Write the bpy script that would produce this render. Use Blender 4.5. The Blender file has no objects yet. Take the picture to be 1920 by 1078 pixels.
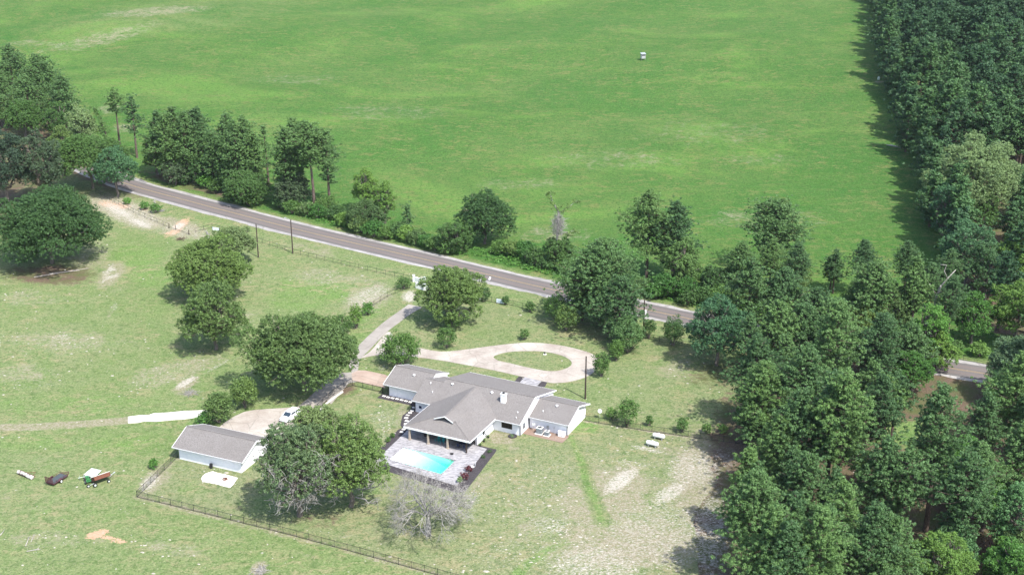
import bpy, bmesh, math, random
import numpy as np
from mathutils import Vector, Matrix
R = math.radians
S = bpy.context.scene
COL = S.collection

# ------------------------------------------------------------------ camera, world, sun
F, PITCH, CAMH = 2560.0, R(21.5), 120.0
cam_d = bpy.data.cameras.new('camera'); cam = bpy.data.objects.new('camera', cam_d); COL.objects.link(cam)
cam_d.sensor_width = 36; cam_d.lens = 36 * F / 1920; cam_d.clip_start = 1; cam_d.clip_end = 9000
cam.location = (0, 0, CAMH); cam.rotation_euler = (R(90) - PITCH, 0, 0)
S.camera = cam
S.render.resolution_x = 1024; S.render.resolution_y = 574
SUN_EL, SUN_AZ = R(55.5), R(-52)          # azimuth as a math angle of the direction TOWARDS the sun
sdir = Vector((math.cos(SUN_AZ) * math.cos(SUN_EL), math.sin(SUN_AZ) * math.cos(SUN_EL), math.sin(SUN_EL)))
w = bpy.data.worlds.new('World'); S.world = w; w.use_nodes = True
nt = w.node_tree; bg = nt.nodes['Background']; sky = nt.nodes.new('ShaderNodeTexSky')
sky.sky_type = 'NISHITA'; sky.sun_disc = False; sky.sun_elevation = SUN_EL
sky.sun_rotation = R(90) - SUN_AZ; sky.air_density = 1.0; sky.dust_density = 2.0
nt.links.new(sky.outputs[0], bg.inputs[0]); bg.inputs[1].default_value = 0.15
sl = bpy.data.lights.new('sun', 'SUN'); sl.energy = 3.5; sl.angle = R(0.8); sl.color = (1.0, 0.965, 0.91)
so = bpy.data.objects.new('sun', sl); COL.objects.link(so)
so.rotation_euler = sdir.to_track_quat('Z', 'Y').to_euler()
S.view_settings.view_transform = 'Standard'; S.view_settings.look = 'None'
S.view_settings.exposure = 1.17; S.view_settings.gamma = 1.0
S.render.engine = 'CYCLES'
try:
    S.cycles.max_bounces = 6; S.cycles.diffuse_bounces = 3; S.cycles.transparent_max_bounces = 12
    S.cycles.volume_bounces = 0
except Exception: pass

# ------------------------------------------------------------------ survey helpers
CP, SP = math.cos(PITCH), math.sin(PITCH)
def sm(a, b, x):
    t = np.clip((x - a) / (b - a), 0, 1); return t * t * (3 - 2 * t)
def gz(x, y):
    """height of the land: level round the house, gently rolling in the far pasture"""
    k = sm(395, 500, y)
    return k * (1.6 * np.sin(x * 0.021 + 1.1 + y * 0.006) + 1.1 * np.sin(y * 0.034 + x * 0.012) + 0.5 * np.sin(x * 0.06 - y * 0.05)
                + 3.0 * sm(-60, -260, x) * sm(480, 660, y))
def G(px, py, z=None):
    a = (px - 960) / F; b = (py - 539) / F
    dz = -SP - b * CP; dy = CP - b * SP
    h = 0.0 if z is None else z
    for _ in range(1 if z is not None else 5):
        t = (h - CAMH) / dz; x, y = a * t, dy * t
        if z is None: h = float(gz(x, y))
    return Vector((x, y, h))
def prj(p):
    d = p[1] * CP - (p[2] - CAMH) * SP
    return 960 + F * p[0] / d, 539 - F * ((p[2] - CAMH) * CP + p[1] * SP) / d
def hgt(base, ty):
    lo, hi = 0.0, 80.0
    for _ in range(40):
        m = (lo + hi) / 2
        if prj((base[0], base[1], base[2] + m))[1] > ty: lo = m
        else: hi = m
    return m
def pxm(p): return F / (p[1] * CP - (p[2] - CAMH) * SP)      # pixels per metre at p
def Z(ox, oy, s): return lambda x, y: G(ox + x / s, oy + y / s)

# ------------------------------------------------------------------ materials
class NB:
    def __init__(s, name):
        s.m = bpy.data.materials.new(name); s.m.use_nodes = True; s.t = s.m.node_tree; s.t.nodes.clear()
        s.out = s.n('ShaderNodeOutputMaterial')
    def n(s, ty, **k):
        nd = s.t.nodes.new(ty)
        for a, b in k.items(): setattr(nd, a, b)
        return nd
    def L(s, a, b): s.t.links.new(a, b)
    def set(s, nd, i, v):
        if hasattr(v, 'is_linked') or isinstance(v, bpy.types.NodeSocket): s.L(v, nd.inputs[i])
        else:
            if isinstance(v, (tuple, list)) and len(v) == 3 and nd.inputs[i].type == 'RGBA': v = (*v, 1)
            nd.inputs[i].default_value = v
    def coord(s, w='Object'): return s.n('ShaderNodeTexCoord').outputs[w]
    def pos(s): return s.n('ShaderNodeNewGeometry').outputs['Position']
    def mapv(s, v, scale=(1, 1, 1), rot=0):
        m = s.n('ShaderNodeMapping'); s.L(v, m.inputs[0]); m.inputs['Scale'].default_value = scale; m.inputs['Rotation'].default_value = (0, 0, rot); return m.outputs[0]
    def noise(s, v, sc, det=3, rough=0.55, dist=0):
        n = s.n('ShaderNodeTexNoise'); s.L(v, n.inputs['Vector']); n.inputs['Scale'].default_value = sc
        n.inputs['Detail'].default_value = det; n.inputs['Roughness'].default_value = rough; n.inputs['Distortion'].default_value = dist; return n.outputs[0]
    def vor(s, v, sc, feature='F1', out=0):
        n = s.n('ShaderNodeTexVoronoi', feature=feature); s.L(v, n.inputs['Vector']); n.inputs['Scale'].default_value = sc; return n.outputs[out]
    def ramp(s, f, a, b, c0=0.0, c1=1.0):
        n = s.n('ShaderNodeMapRange'); s.set(n, 0, f); s.set(n, 1, a); s.set(n, 2, b); s.set(n, 3, c0); s.set(n, 4, c1); return n.outputs[0]
    def mix(s, f, a, b, mode='MIX'):
        n = s.n('ShaderNodeMix', data_type='RGBA', blend_type=mode); s.set(n, 0, f); s.set(n, 6, a); s.set(n, 7, b); return n.outputs[2]
    def math(s, op, a, b=0.0):
        n = s.n('ShaderNodeMath', operation=op); s.set(n, 0, a); s.set(n, 1, b); return n.outputs[0]
    def bsdf(s, col, rough=0.8, metal=0.0, bump=None, bs=0.3, bd=0.05, spec=0.3):
        p = s.n('ShaderNodeBsdfPrincipled'); s.set(p, 'Base Color', col); s.set(p, 'Roughness', rough); s.set(p, 'Metallic', metal)
        s.set(p, 'Specular IOR Level', spec)
        if bump is not None:
            b = s.n('ShaderNodeBump'); b.inputs['Strength'].default_value = bs; b.inputs['Distance'].default_value = bd
            s.L(bump, b.inputs['Height']); s.L(b.outputs[0], p.inputs['Normal'])
        s.L(p.outputs[0], s.out.inputs[0]); return s.m
def simple(name, col, rough=0.7, metal=0.0, var=0.15, sc=4.0, spec=0.3):
    b = NB(name); c = b.coord()
    n = b.noise(c, sc, 4); n2 = b.noise(c, sc * 7, 2)
    f = b.math('MULTIPLY', n, n2)
    dark = tuple(v * (1 - var) for v in col); lite = tuple(min(1, v * (1 + var)) for v in col)
    return b.bsdf(b.mix(b.ramp(f, 0.12, 0.4), dark, lite), rough, metal, n2, 0.15, 0.01, spec)
def leafmat(name, col, var=0.4, trans=0.25, hue=None):
    col = tuple(v * k for v, k in zip(col, (0.86, .94, .78))); hue = tuple(v * k for v, k in zip(hue, (0.90, 1.00, .82))) if hue else None
    b = NB(name); g = b.n('ShaderNodeNewGeometry'); oi = b.n('ShaderNodeObjectInfo')
    r1 = g.outputs['Random Per Island']
    dark = tuple(v * (1 - var) for v in col); lite = hue or tuple(v * (1 + var) for v in col)
    c = b.mix(r1, dark, lite)
    n = b.noise(b.coord(), 0.45, 2)
    c = b.mix(b.ramp(n, 0.35, 0.7, 0.0, 0.45), c, tuple(v * k for v, k in zip(col, (1.35, 1.2, 0.75))))
    c = b.mix(b.ramp(oi.outputs['Random'], 0.6, 0.0, 0.0, 0.45), c, tuple(v * k for v, k in zip(col, (2.2, 1.75, 1.2))))
    c2 = b.mix(b.ramp(oi.outputs['Random'], 0.5, 1, 0.0, 0.55), c, tuple(v * k for v, k in zip(col, (0.42, 0.55, 0.68))))
    d = b.n('ShaderNodeBsdfPrincipled'); b.set(d, 'Base Color', c2); b.set(d, 'Roughness', 0.62); b.set(d, 'Specular IOR Level', 0.35)
    t = b.n('ShaderNodeBsdfTranslucent'); b.L(b.mix(0.5, c2, tuple(min(1, v * k) for v, k in zip(col, (1.6, 1.8, 0.9)))), t.inputs[0])
    m = b.n('ShaderNodeMixShader'); m.inputs[0].default_value = trans
    b.L(d.outputs[0], m.inputs[1]); b.L(t.outputs[0], m.inputs[2]); b.L(m.outputs[0], b.out.inputs[0]); return b.m
LEAF = dict(
    pine=leafmat('pine_needles', (0.072, 0.145, 0.056), 0.55, 0.22, (0.155, 0.265, 0.115)),
    farpine=leafmat('far_pine_needles', (0.042, 0.105, 0.046), 0.5, 0.2, (0.085, 0.165, 0.07)),
    oak=leafmat('oak_leaves', (0.078, 0.140, 0.044), 0.55, 0.22, (0.175, 0.255, 0.10)),
    oakgrey=leafmat('grey_oak_leaves', (0.105, 0.160, 0.075), 0.5, 0.22, (0.19, 0.26, 0.15)),
    oakdark=leafmat('dark_oak_leaves', (0.050, 0.112, 0.036), 0.55, 0.2, (0.10, 0.19, 0.065)),
    oakblue=leafmat('blue_green_leaves', (0.060, 0.150, 0.070), 0.5, 0.2, (0.13, 0.25, 0.13)),
    bright=leafmat('bright_leaves', (0.090, 0.180, 0.045), 0.5, 0.28, (0.165, 0.275, 0.085)),
    oaklight=leafmat('light_oak_leaves', (0.098, 0.168, 0.050), 0.55, 0.25, (0.20, 0.285, 0.11)),
    shrub=leafmat('shrub_leaves', (0.055, 0.125, 0.035), 0.5, 0.2, (0.12, 0.20, 0.06)),
    cedar=leafmat('cedar_foliage', (0.048, 0.088, 0.052), 0.45, 0.15, (0.095, 0.135, 0.085)),
    pale=leafmat('pale_leaves', (0.135, 0.205, 0.100), 0.4, 0.2, (0.24, 0.33, 0.19)),
    vine=leafmat('vine_leaves', (0.060, 0.165, 0.035), 0.5, 0.25, (0.12, 0.25, 0.06)),
    red=leafmat('red_leaves', (0.10, 0.012, 0.02), 0.5, 0.2, (0.22, 0.03, 0.05)),
)
def barkmat(name, col, lite):
    b = NB(name); c = b.mapv(b.coord(), (6, 6, 1.2)); n = b.noise(c, 1.5, 5, 0.7)
    return b.bsdf(b.mix(b.ramp(n, 0.35, 0.65), col, lite), 0.9, 0, n, 0.6, 0.05, 0.1)
BARK = barkmat('pine_bark', (0.045, 0.033, 0.027), (0.17, 0.13, 0.11))
OAKB = barkmat('oak_bark', (0.06, 0.05, 0.043), (0.22, 0.19, 0.165))
DEADB = barkmat('dead_grey_bark', (0.125, 0.120, 0.112), (0.36, 0.345, 0.325))
WHITEB = barkmat('bleached_wood', (0.18, 0.168, 0.15), (0.42, 0.395, 0.36))
MAT = dict(
    siding=None, white=simple('white_paint', (0.80, 0.81, 0.82), 0.6, var=0.06), black=simple('black_metal', (0.018, 0.018, 0.02), 0.45, var=0.3),
    dark=simple('dark_screen', (0.012, 0.010, 0.010), 0.25, var=0.4), glass=simple('window_glass', (0.03, 0.045, 0.06), 0.08, var=0.3, spec=0.6),
    stone=simple('pale_stone', (0.62, 0.60, 0.56), 0.85, var=0.12), mulch=None, metal=simple('galvanised_metal', (0.42, 0.44, 0.45), 0.5, 0.4, 0.15),
    tank=simple('tank_white_paint', (0.72, 0.73, 0.72), 0.4, var=0.10), teal=simple('teal_plastic', (0.02, 0.25, 0.27), 0.5, var=0.15),
    rubber=simple('rubber', (0.02, 0.02, 0.02), 0.8), rust=simple('rusty_steel', (0.14, 0.055, 0.035), 0.85, 0.2, 0.4, 6),
    maroon=simple('maroon_paint', (0.10, 0.032, 0.04), 0.6, 0.1, 0.3), deckgrey=simple('trailer_deck', (0.055, 0.07, 0.075), 0.8, var=0.3),
    green=simple('green_paint', (0.05, 0.20, 0.07), 0.45, var=0.2), tin=simple('weathered_white_sheet', (0.60, 0.68, 0.62), 0.5, 0.1, 0.2),
    pole=simple('dark_creosote_wood', (0.050, 0.036, 0.030), 0.9, var=0.35), tan=simple('tan_stone_column', (0.36, 0.31, 0.25), 0.85, var=0.2),
    beige=simple('beige_wood', (0.33, 0.27, 0.20), 0.8), wood=simple('weathered_wood', (0.30, 0.27, 0.23), 0.9, var=0.3), car=simple('white_car_paint', (0.78, 0.79, 0.80), 0.2, var=0.03, spec=0.6),
    ac=simple('grey_unit_metal', (0.22, 0.25, 0.27), 0.6, 0.2, 0.1), navy=simple('navy_fabric', (0.02, 0.03, 0.07), 0.9), signface=simple('sign_face', (0.70, 0.76, 0.82), 0.5, var=0.05),
    signbar=simple('sign_blue', (0.16, 0.27, 0.42), 0.5), grey=simple('grey_paint', (0.33, 0.34, 0.34), 0.6), brown=simple('brown_brush', (0.10, 0.075, 0.055), 0.95, var=0.4),
)
def m_siding():
    b = NB('white_siding'); c = b.coord(); s = b.n('ShaderNodeSeparateXYZ'); b.L(c, s.inputs[0])
    f = b.math('FRACT', b.math('MULTIPLY', s.outputs[2], 5.0)); n = b.noise(c, 1.3, 4)
    return b.bsdf(b.mix(b.ramp(n, 0.3, 0.75), (0.74, 0.745, 0.80), (0.84, 0.84, 0.88)), 0.6, 0, f, 0.5, 0.015, 0.3)
def m_shingle():
    b = NB('grey_shingles'); c = b.coord()
    br = b.n('ShaderNodeTexBrick'); b.L(b.mapv(c, (1, 1, 1)), br.inputs[0]); br.inputs['Scale'].default_value = 4.0
    br.inputs['Mortar Size'].default_value = 0.03; br.inputs['Color1'].default_value = (0.9, 0.9, 0.9, 1); br.inputs['Color2'].default_value = (0.45, 0.45, 0.45, 1); br.inputs['Mortar'].default_value = (0.2, 0.2, 0.2, 1)
    n = b.noise(c, 0.35, 4); n2 = b.noise(c, 6.0, 3, 0.8)
    base = b.mix(b.ramp(n2, 0.32, 0.68), (0.165, 0.155, 0.153), (0.37, 0.355, 0.345))
    base = b.mix(b.ramp(n, 0.35, 0.7, 0.0, 0.35), base, (0.215, 0.20, 0.19))
    base = b.mix(0.28, base, br.outputs[0], 'MULTIPLY')
    base = b.mix(1.0, base, (0.74, 0.725, 0.71), 'MULTIPLY')
    return b.bsdf(base, 0.95, 0, n2, 0.3, 0.03, 0.1)
def m_mulch(name='dark_mulch', a=(0.018, 0.016, 0.018), c2=(0.10, 0.09, 0.095)):
    b = NB(name); c = b.coord(); n = b.noise(c, 7, 4, 0.8)
    return b.bsdf(b.mix(b.ramp(n, 0.35, 0.7), a, c2), 0.95, 0, n, 0.8, 0.05, 0.1)
def m_concrete(name, a, b2, stain, jo=None):
    b = NB(name); c = b.pos(); n = b.noise(c, 0.25, 5, 0.65); n2 = b.noise(c, 3.0, 4, 0.7); n3 = b.noise(c, 0.09, 3)
    col = b.mix(b.ramp(n, 0.35, 0.65), a, b2); col = b.mix(b.ramp(n2, 0.45, 0.75, 0, 0.5), col, stain)
    col = b.mix(b.ramp(n3, 0.5, 0.7, 0, 0.5), col, tuple(v * 1.15 for v in b2))
    cr = b.vor(b.mapv(c, (1, 1, 1)), 0.22, 'DISTANCE_TO_EDGE'); col = b.mix(b.ramp(cr, 0.0, 0.018, 0.45, 0.0), col, (0.16, 0.14, 0.12))
    col = b.mix(1.0, col, {'white_slab': (0.86, 0.85, 0.83), 'gravel_shoulder': (0.84, 0.84, 0.85)}.get(name, (0.76, 0.785, 0.77)), 'MULTIPLY')
    return b.bsdf(col, 0.9, 0, n2, 0.25, 0.02, 0.15)
def m_deck():
    b = NB('stamped_grey_deck'); c = b.coord()
    v = b.mapv(c, (0.55, 3.2, 1)); n = b.noise(v, 1.6, 5, 0.72, 0.6); n2 = b.noise(c, 0.4, 3)
    br = b.n('ShaderNodeTexBrick'); b.L(c, br.inputs[0]); br.inputs['Scale'].default_value = 1.6; br.inputs['Mortar Size'].default_value = 0.012
    br.inputs['Color1'].default_value = (1, 1, 1, 1); br.inputs['Color2'].default_value = (0.8, 0.8, 0.8, 1); br.inputs['Mortar'].default_value = (0.55, 0.55, 0.55, 1)
    col = b.mix(b.ramp(n, 0.40, 0.60), (0.125, 0.12, 0.13), (0.43, 0.42, 0.43)); col = b.mix(b.ramp(n2, 0.4, 0.7, 0, 0.35), col, (0.40, 0.385, 0.38))
    return b.bsdf(b.mix(0.6, col, br.outputs[0], 'MULTIPLY'), 0.85, 0, n, 0.2, 0.01, 0.15)
MAT['siding'] = m_siding(); MAT['shingle'] = m_shingle(); MAT['mulch'] = m_mulch(); MAT['redmulch'] = m_mulch('red_mulch', (0.06, 0.02, 0.018), (0.20, 0.07, 0.055))
MAT['litter'] = m_mulch('leaf_litter', (0.10, 0.06, 0.04), (0.28, 0.18, 0.13)); MAT['deck'] = m_deck()
MAT['drive'] = m_concrete('driveway_concrete', (0.36, 0.30, 0.265), (0.50, 0.45, 0.405), (0.27, 0.215, 0.185))
MAT['drivegrey'] = m_concrete('grey_concrete', (0.30, 0.265, 0.24), (0.39, 0.35, 0.32), (0.235, 0.20, 0.175))
MAT['slab'] = m_concrete('white_slab', (0.66, 0.62, 0.57), (0.80, 0.77, 0.73), (0.5, 0.44, 0.38))
MAT['brick'] = m_concrete('terracotta_paving', (0.25, 0.165, 0.13), (0.34, 0.25, 0.205), (0.19, 0.115, 0.085))
MAT['apron'] = m_concrete('apron_paving', (0.35, 0.25, 0.205), (0.46, 0.365, 0.31), (0.30, 0.18, 0.135))
MAT['shoulder'] = m_concrete('gravel_shoulder', (0.26, 0.25, 0.238), (0.40, 0.385, 0.365), (0.15, 0.14, 0.125))
MAT['yellow'] = simple('yellow_marking', (0.34, 0.235, 0.115), 0.8, var=0.25, sc=1.5); MAT['marking'] = simple('white_marking', (0.55, 0.54, 0.52), 0.8)

# ------------------------------------------------------------------ object helpers
def meta(o, label=None, cat=None, group=None, kind=None):
    for k, v in (('label', label), ('category', cat), ('group', group), ('kind', kind)):
        if v: o[k] = v
    return o
def link(name, me, mats, parent=None, loc=None, smooth=False):
    for m in (mats if isinstance(mats, (list, tuple)) else [mats]): me.materials.append(m)
    o = bpy.data.objects.new(name, me); COL.objects.link(o)
    if parent: o.parent = parent
    if loc is not None: o.location = loc
    if smooth: me.polygons.foreach_set('use_smooth', [True] * len(me.polygons))
    return o
def empty(name, loc, rz=0, label=None, cat=None, group=None):
    o = bpy.data.objects.new(name, None); COL.objects.link(o); o.location = loc; o.rotation_euler = (0, 0, rz); o.empty_display_size = 0.5
    return meta(o, label, cat, group)
class MB:
    def __init__(s): s.b = bmesh.new()
    def box(s, x0, x1, y0, y1, z0, z1, bev=0):
        r = bmesh.ops.create_cube(s.b, size=1); vs = r['verts']
        for v in vs: v.co = Vector(((x0 + x1) / 2 + v.co.x * (x1 - x0), (y0 + y1) / 2 + v.co.y * (y1 - y0), (z0 + z1) / 2 + v.co.z * (z1 - z0)))
        if bev:
            es = list({e for v in vs for e in v.link_edges}); bmesh.ops.bevel(s.b, geom=es, offset=bev, segments=2, affect='EDGES')
        return s
    def tube(s, pts, rad, seg=8, cap=True):
        pts = [Vector(p) for p in pts]; n = len(pts)
        if not isinstance(rad, (list, tuple)): rad = [rad] * n
        rings = []
        for i, p in enumerate(pts):
            d = (pts[min(i + 1, n - 1)] - pts[max(i - 1, 0)])
            if d.length < 1e-6: d = Vector((0, 0, 1))
            d.normalize(); a = d.cross(Vector((0, 0, 1)) if abs(d.z) < 0.9 else Vector((1, 0, 0))).normalized(); c = d.cross(a)
            rings.append([s.b.verts.new(p + (a * math.cos(2 * math.pi * k / seg) + c * math.sin(2 * math.pi * k / seg)) * rad[i]) for k in range(seg)])
        for i in range(n - 1):
            for k in range(seg):
                s.b.faces.new((rings[i][k], rings[i][(k + 1) % seg], rings[i + 1][(k + 1) % seg], rings[i + 1][k]))
        if cap and seg > 2:
            s.b.faces.new(rings[0]); s.b.faces.new(rings[-1][::-1])
        return s
    def ring(s, c, R0, r, seg=20, axis='z'):
        c = Vector(c); pts = []
        for k in range(seg + 1):
            a = 2 * math.pi * k / seg
            v = {'z': (math.cos(a), math.sin(a), 0), 'x': (0, math.cos(a), math.sin(a)), 'y': (math.cos(a), 0, math.sin(a))}[axis]
            pts.append(c + Vector(v) * R0)
        return s.tube(pts, r, 6, False)
    def beam(s, p, q, wd, h):
        p, q = Vector(p), Vector(q); d = (q - p).normalized(); a = d.cross(Vector((0, 0, 1)))
        if a.length < 1e-4: a = Vector((1, 0, 0))
        a.normalize(); c = a.cross(d)
        vs = [s.b.verts.new(e + a * sx * wd / 2 + c * sz * h / 2) for e in (p, q) for sx, sz in ((-1, -1), (1, -1), (1, 1), (-1, 1))]
        for f in ((0, 1, 2, 3), (7, 6, 5, 4), (0, 4, 5, 1), (1, 5, 6, 2), (2, 6, 7, 3), (3, 7, 4, 0)): s.b.faces.new([vs[i] for i in f])
        return s
    def slab(s, pts, th):
        top = [s.b.verts.new(p) for p in pts]; bot = [s.b.verts.new((p[0], p[1], p[2] - th)) for p in pts]
        s.b.faces.new(top); s.b.faces.new(bot[::-1]); n = len(pts)
        for i in range(n): s.b.faces.new((top[i], bot[i], bot[(i + 1) % n], top[(i + 1) % n]))
        return s
    def sphere(s, c, r, sc=(1, 1, 1), sub=2):
        m = Matrix.Translation(c) @ Matrix.Diagonal((*[r * k for k in sc], 1)); bmesh.ops.create_icosphere(s.b, subdivisions=sub, radius=1, matrix=m); return s
    def cyl(s, c, r, h, seg=16, r2=None):
        c = Vector(c); return s.tube([c, c + Vector((0, 0, h))], [r, r if r2 is None else r2], seg)
    def make(s, name, mat, parent=None, loc=None, smooth=False):
        bmesh.ops.recalc_face_normals(s.b, faces=s.b.faces)
        me = bpy.data.meshes.new(name); s.b.to_mesh(me); s.b.free()
        return link(name, me, mat, parent, loc, smooth)
def sheet(name, outer, mat, z, holes=(), parent=None, kind='structure', th=0.0):
    b = bmesh.new(); es = []
    for lp in (outer, *holes):
        vs = [b.verts.new((p[0], p[1], z)) for p in lp]
        es += [b.edges.new((vs[i], vs[(i + 1) % len(vs)])) for i in range(len(vs))]
    bmesh.ops.triangle_fill(b, use_beauty=True, edges=es)
    for f in b.faces:
        f.normal_update()
        if f.normal.z < 0: f.normal_flip()
    if th:
        bmesh.ops.solidify(b, geom=b.faces[:], thickness=th)
        if max(v.co.z for v in b.verts) > z + 1e-4:
            for v in b.verts: v.co.z -= th
    me = bpy.data.meshes.new(name); b.to_mesh(me); b.free(); o = link(name, me, mat, parent)
    if kind and not parent: o['kind'] = kind
    return o
def copy_tree(o, parent=None):
    c = o.copy(); COL.objects.link(c)
    if parent: c.parent = parent
    for ch in list(o.children): copy_tree(ch, c)
    return c
def smoothline(pts, n=8):
    out = []; P = [Vector((p[0], p[1])) for p in pts]; P = [2 * P[0] - P[1]] + P + [2 * P[-1] - P[-2]]
    for i in range(1, len(P) - 2):
        for k in range(n):
            t = k / n; a, b, c, d = P[i - 1:i + 3]
            out.append(0.5 * ((2 * b) + (c - a) * t + (2 * a - 5 * b + 4 * c - d) * t * t + (3 * b - a - 3 * c + d) * t ** 3))
    out.append(P[-2]); return out
def smoothloop(pts, n=5):
    out = []; P = [Vector((p[0], p[1])) for p in pts]; m = len(P)
    for i in range(m):
        a, b, c, d = P[i - 1], P[i], P[(i + 1) % m], P[(i + 2) % m]
        for k in range(n):
            t = k / n; out.append(0.5 * ((2 * b) + (c - a) * t + (2 * a - 5 * b + 4 * c - d) * t * t + (3 * b - a - 3 * c + d) * t ** 3))
    return out
def strip(name, line, o0, o1, mat, z, rag=0.0, seed=0, parent=None):
    """ribbon between lateral offsets o0 and o1 of a polyline, with UV (across, along)"""
    rs = np.random.RandomState(seed); b = bmesh.new(); uv = b.loops.layers.uv.new('UVMap'); prev = None; s = 0; n = len(line)
    ra = np.convolve(rs.randn(n + 8), np.ones(5) / 5, 'same')
    for i, p in enumerate(line):
        d = (line[min(i + 1, n - 1)] - line[max(i - 1, 0)]).normalized(); nn = Vector((-d.y, d.x))
        if i: s += (p - line[i - 1]).length
        e0 = o0 + (rag * ra[i] if abs(o0) > abs(o1) else 0); e1 = o1 + (rag * ra[i] if abs(o1) > abs(o0) else 0)
        a = b.verts.new((*(p + nn * e0), z)); c = b.verts.new((*(p + nn * e1), z))
        if prev:
            f = b.faces.new((prev[0], prev[1], c, a))
            for lp, (u, v) in zip(f.loops, ((o0, prev[2]), (o1, prev[2]), (o1, s), (o0, s))): lp[uv].uv = (u, v)
        prev = (a, c, s)
    for f in b.faces:
        f.normal_update()
        if f.normal.z < 0: f.normal_flip()
    me = bpy.data.meshes.new(name); b.to_mesh(me); b.free(); o = link(name, me, mat, parent)
    if not parent: o['kind'] = 'structure'
    return o

# ------------------------------------------------------------------ key lines
ROAD = [G(x, y) for x, y in ((-160, 205), (-20, 250), (60, 276), (130, 300), (190, 326), (250.6, 349), (351, 376.5), (457.7, 404.5), (546, 427.6), (647, 452), (773, 481), (903, 512), (987, 532), (1048, 545.5),
                              (1129, 563), (1209.6, 580), (1290, 597), (1450, 630), (1600, 660), (1700, 677), (1810, 694.5), (1950, 716), (2200, 752))]
ROADL = smoothline(ROAD, 10)
z3 = Z(640, 480, 3.17); c6 = Z(300, 640, 4.567); z2 = Z(240, 700, 3.84); z7 = Z(320, 380, 3.84); z5 = Z(0, 300, 3.992)
# house frame
HO = Vector((-24.567, 245.861, 0)); HA = R(-26)
HU = Vector((math.cos(HA), math.sin(HA))); HV = Vector((-math.sin(HA), math.cos(HA)))
def hw(u, v): return Vector((HO.x + HU.x * u + HV.x * v, HO.y + HU.y * u + HV.y * v, 0))
def hl(p): d = Vector((p[0] - HO.x, p[1] - HO.y)); return Vector((d.dot(HU), d.dot(HV), 0))

# ------------------------------------------------------------------ ground sheet with traced patches
def axis(parts):
    out = []
    for a, b, st in parts: out += list(np.arange(a, b, st))
    return np.array(out + [parts[-1][1]])
gx = axis([(-3500, -400, 310), (-400, -170, 5), (-170, -95, 1.0), (-95, 85, 0.5), (85, 170, 1.5), (170, 400, 5), (400, 3500, 310)])
gy = axis([(-400, 120, 40), (120, 165, 5), (165, 330, 0.5), (330, 420, 1.2), (420, 760, 2.4), (760, 1000, 20), (1000, 5000, 400)])
GX, GY = np.meshgrid(gx, gy); GZ = gz(GX, GY)
_d = GY * CP - (GZ - CAMH) * SP; _ok = _d > 20; _d = np.where(_ok, _d, 20)
PX = 960 + F * GX / _d; PY = 539 - F * ((GZ - CAMH) * CP + GY * SP) / _d
PX = np.where(_ok & (PY > -400) & (PY < 1500), PX, -9999)
def ell(cx, cy, rx, ry, rot=0, soft=0.6):
    """soft elliptical patch traced on the photograph and laid on the land"""
    a = math.radians(rot); dx, dy = PX - cx, PY - cy
    q = np.hypot((dx * math.cos(a) + dy * math.sin(a)) / rx, (-dx * math.sin(a) + dy * math.cos(a)) / ry)
    return 1 - sm(1 - soft, 1 + soft, q)
def dline(pts):
    best = np.full(GX.shape, 1e9)
    for p, q in zip(pts[:-1], pts[1:]):
        ax, ay = p[0], p[1]; bx, by = q[0] - ax, q[1] - ay; l2 = bx * bx + by * by + 1e-9
        t = np.clip(((GX - ax) * bx + (GY - ay) * by) / l2, 0, 1)
        best = np.minimum(best, np.hypot(GX - ax - t * bx, GY - ay - t * by))
    return best
def inpoly(px, py, poly):
    c = np.zeros(px.shape, bool); n = len(poly)
    for i in range(n):
        x0, y0 = poly[i]; x1, y1 = poly[(i + 1) % n]
        if y0 == y1: continue
        c ^= ((y0 > py) != (y1 > py)) & (px < (x1 - x0) * (py - y0) / (y1 - y0) + x0)
    return c
rxs = np.array([p[0] for p in ROADL]); rys = np.array([p[1] for p in ROADL])
def road_y(x): return np.interp(x, rxs, rys)
ch = {k: np.zeros(GX.shape) for k in ('tan', 'white', 'lush', 'field', 'orange', 'litter', 'dry', 'verge')}
def add(k, m, s=1.0): ch[k] = np.maximum(ch[k], m * s)
for a in ((120, 640, 120, 22, 0, .58), (330, 695, 110, 26, -15, .6), (50, 560, 70, 20, 0, .5), (240, 398, 85, 24, 20, 1), (345, 434, 60, 16, 5, .8), (600, 520, 60, 20, 0, .55), (90, 1010, 90, 20, 0, .48), (330, 1030, 80, 16, 8, .52), (40, 700, 80, 18, 0, .55), (470, 600, 30, 30, 0, .4)):
    add('tan', ell(*a[:5]), a[5]); add('white', ell(*a[:5]), a[5] * .7)
ch['field'] = sm(5, 10, GY - road_y(GX)).astype(float)
dr = dline(ROADL)
# pasture left
for a in ((165, 480, 55, 40, -10, .6), (208, 516, 40, 20, -45, .75), (250, 400, 55, 22, 20, .9), (205, 385, 50, 20, 10, 1), (330, 425, 60, 18, 10, .9), (285, 412, 40, 15, 20, .7), (120, 635, 40, 14, 0, .5),
          (60, 700, 60, 14, 0, .4), (350, 720, 30, 10, -25, .9), (352, 735, 26, 8, -5, .7), (600, 470, 80, 14, 10, .5), (690, 560, 55, 30, -20, .75), (660, 530, 90, 22, 8, .5), (540, 640, 30, 50, 60, .5), (30, 560, 40, 20, 0, .3),
          (75, 865, 18, 8, 0, .5), (190, 1010, 25, 10, 0, .5), (235, 960, 18, 12, 40, .5), (10, 930, 14, 10, 0, .4), (260, 880, 20, 6, 0, .3), (640, 1000, 30, 12, 0, .3), (485, 1065, 18, 14, -20, 1), (570, 1040, 30, 10, 0, .4),
          (300, 620, 60, 12, -10, .3), (210, 580, 20, 8, -60, .5), (480, 690, 60, 10, -35, .5), (545, 610, 25, 45, 10, .45)):
    add('tan', ell(*a[:5]), a[5])
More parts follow.
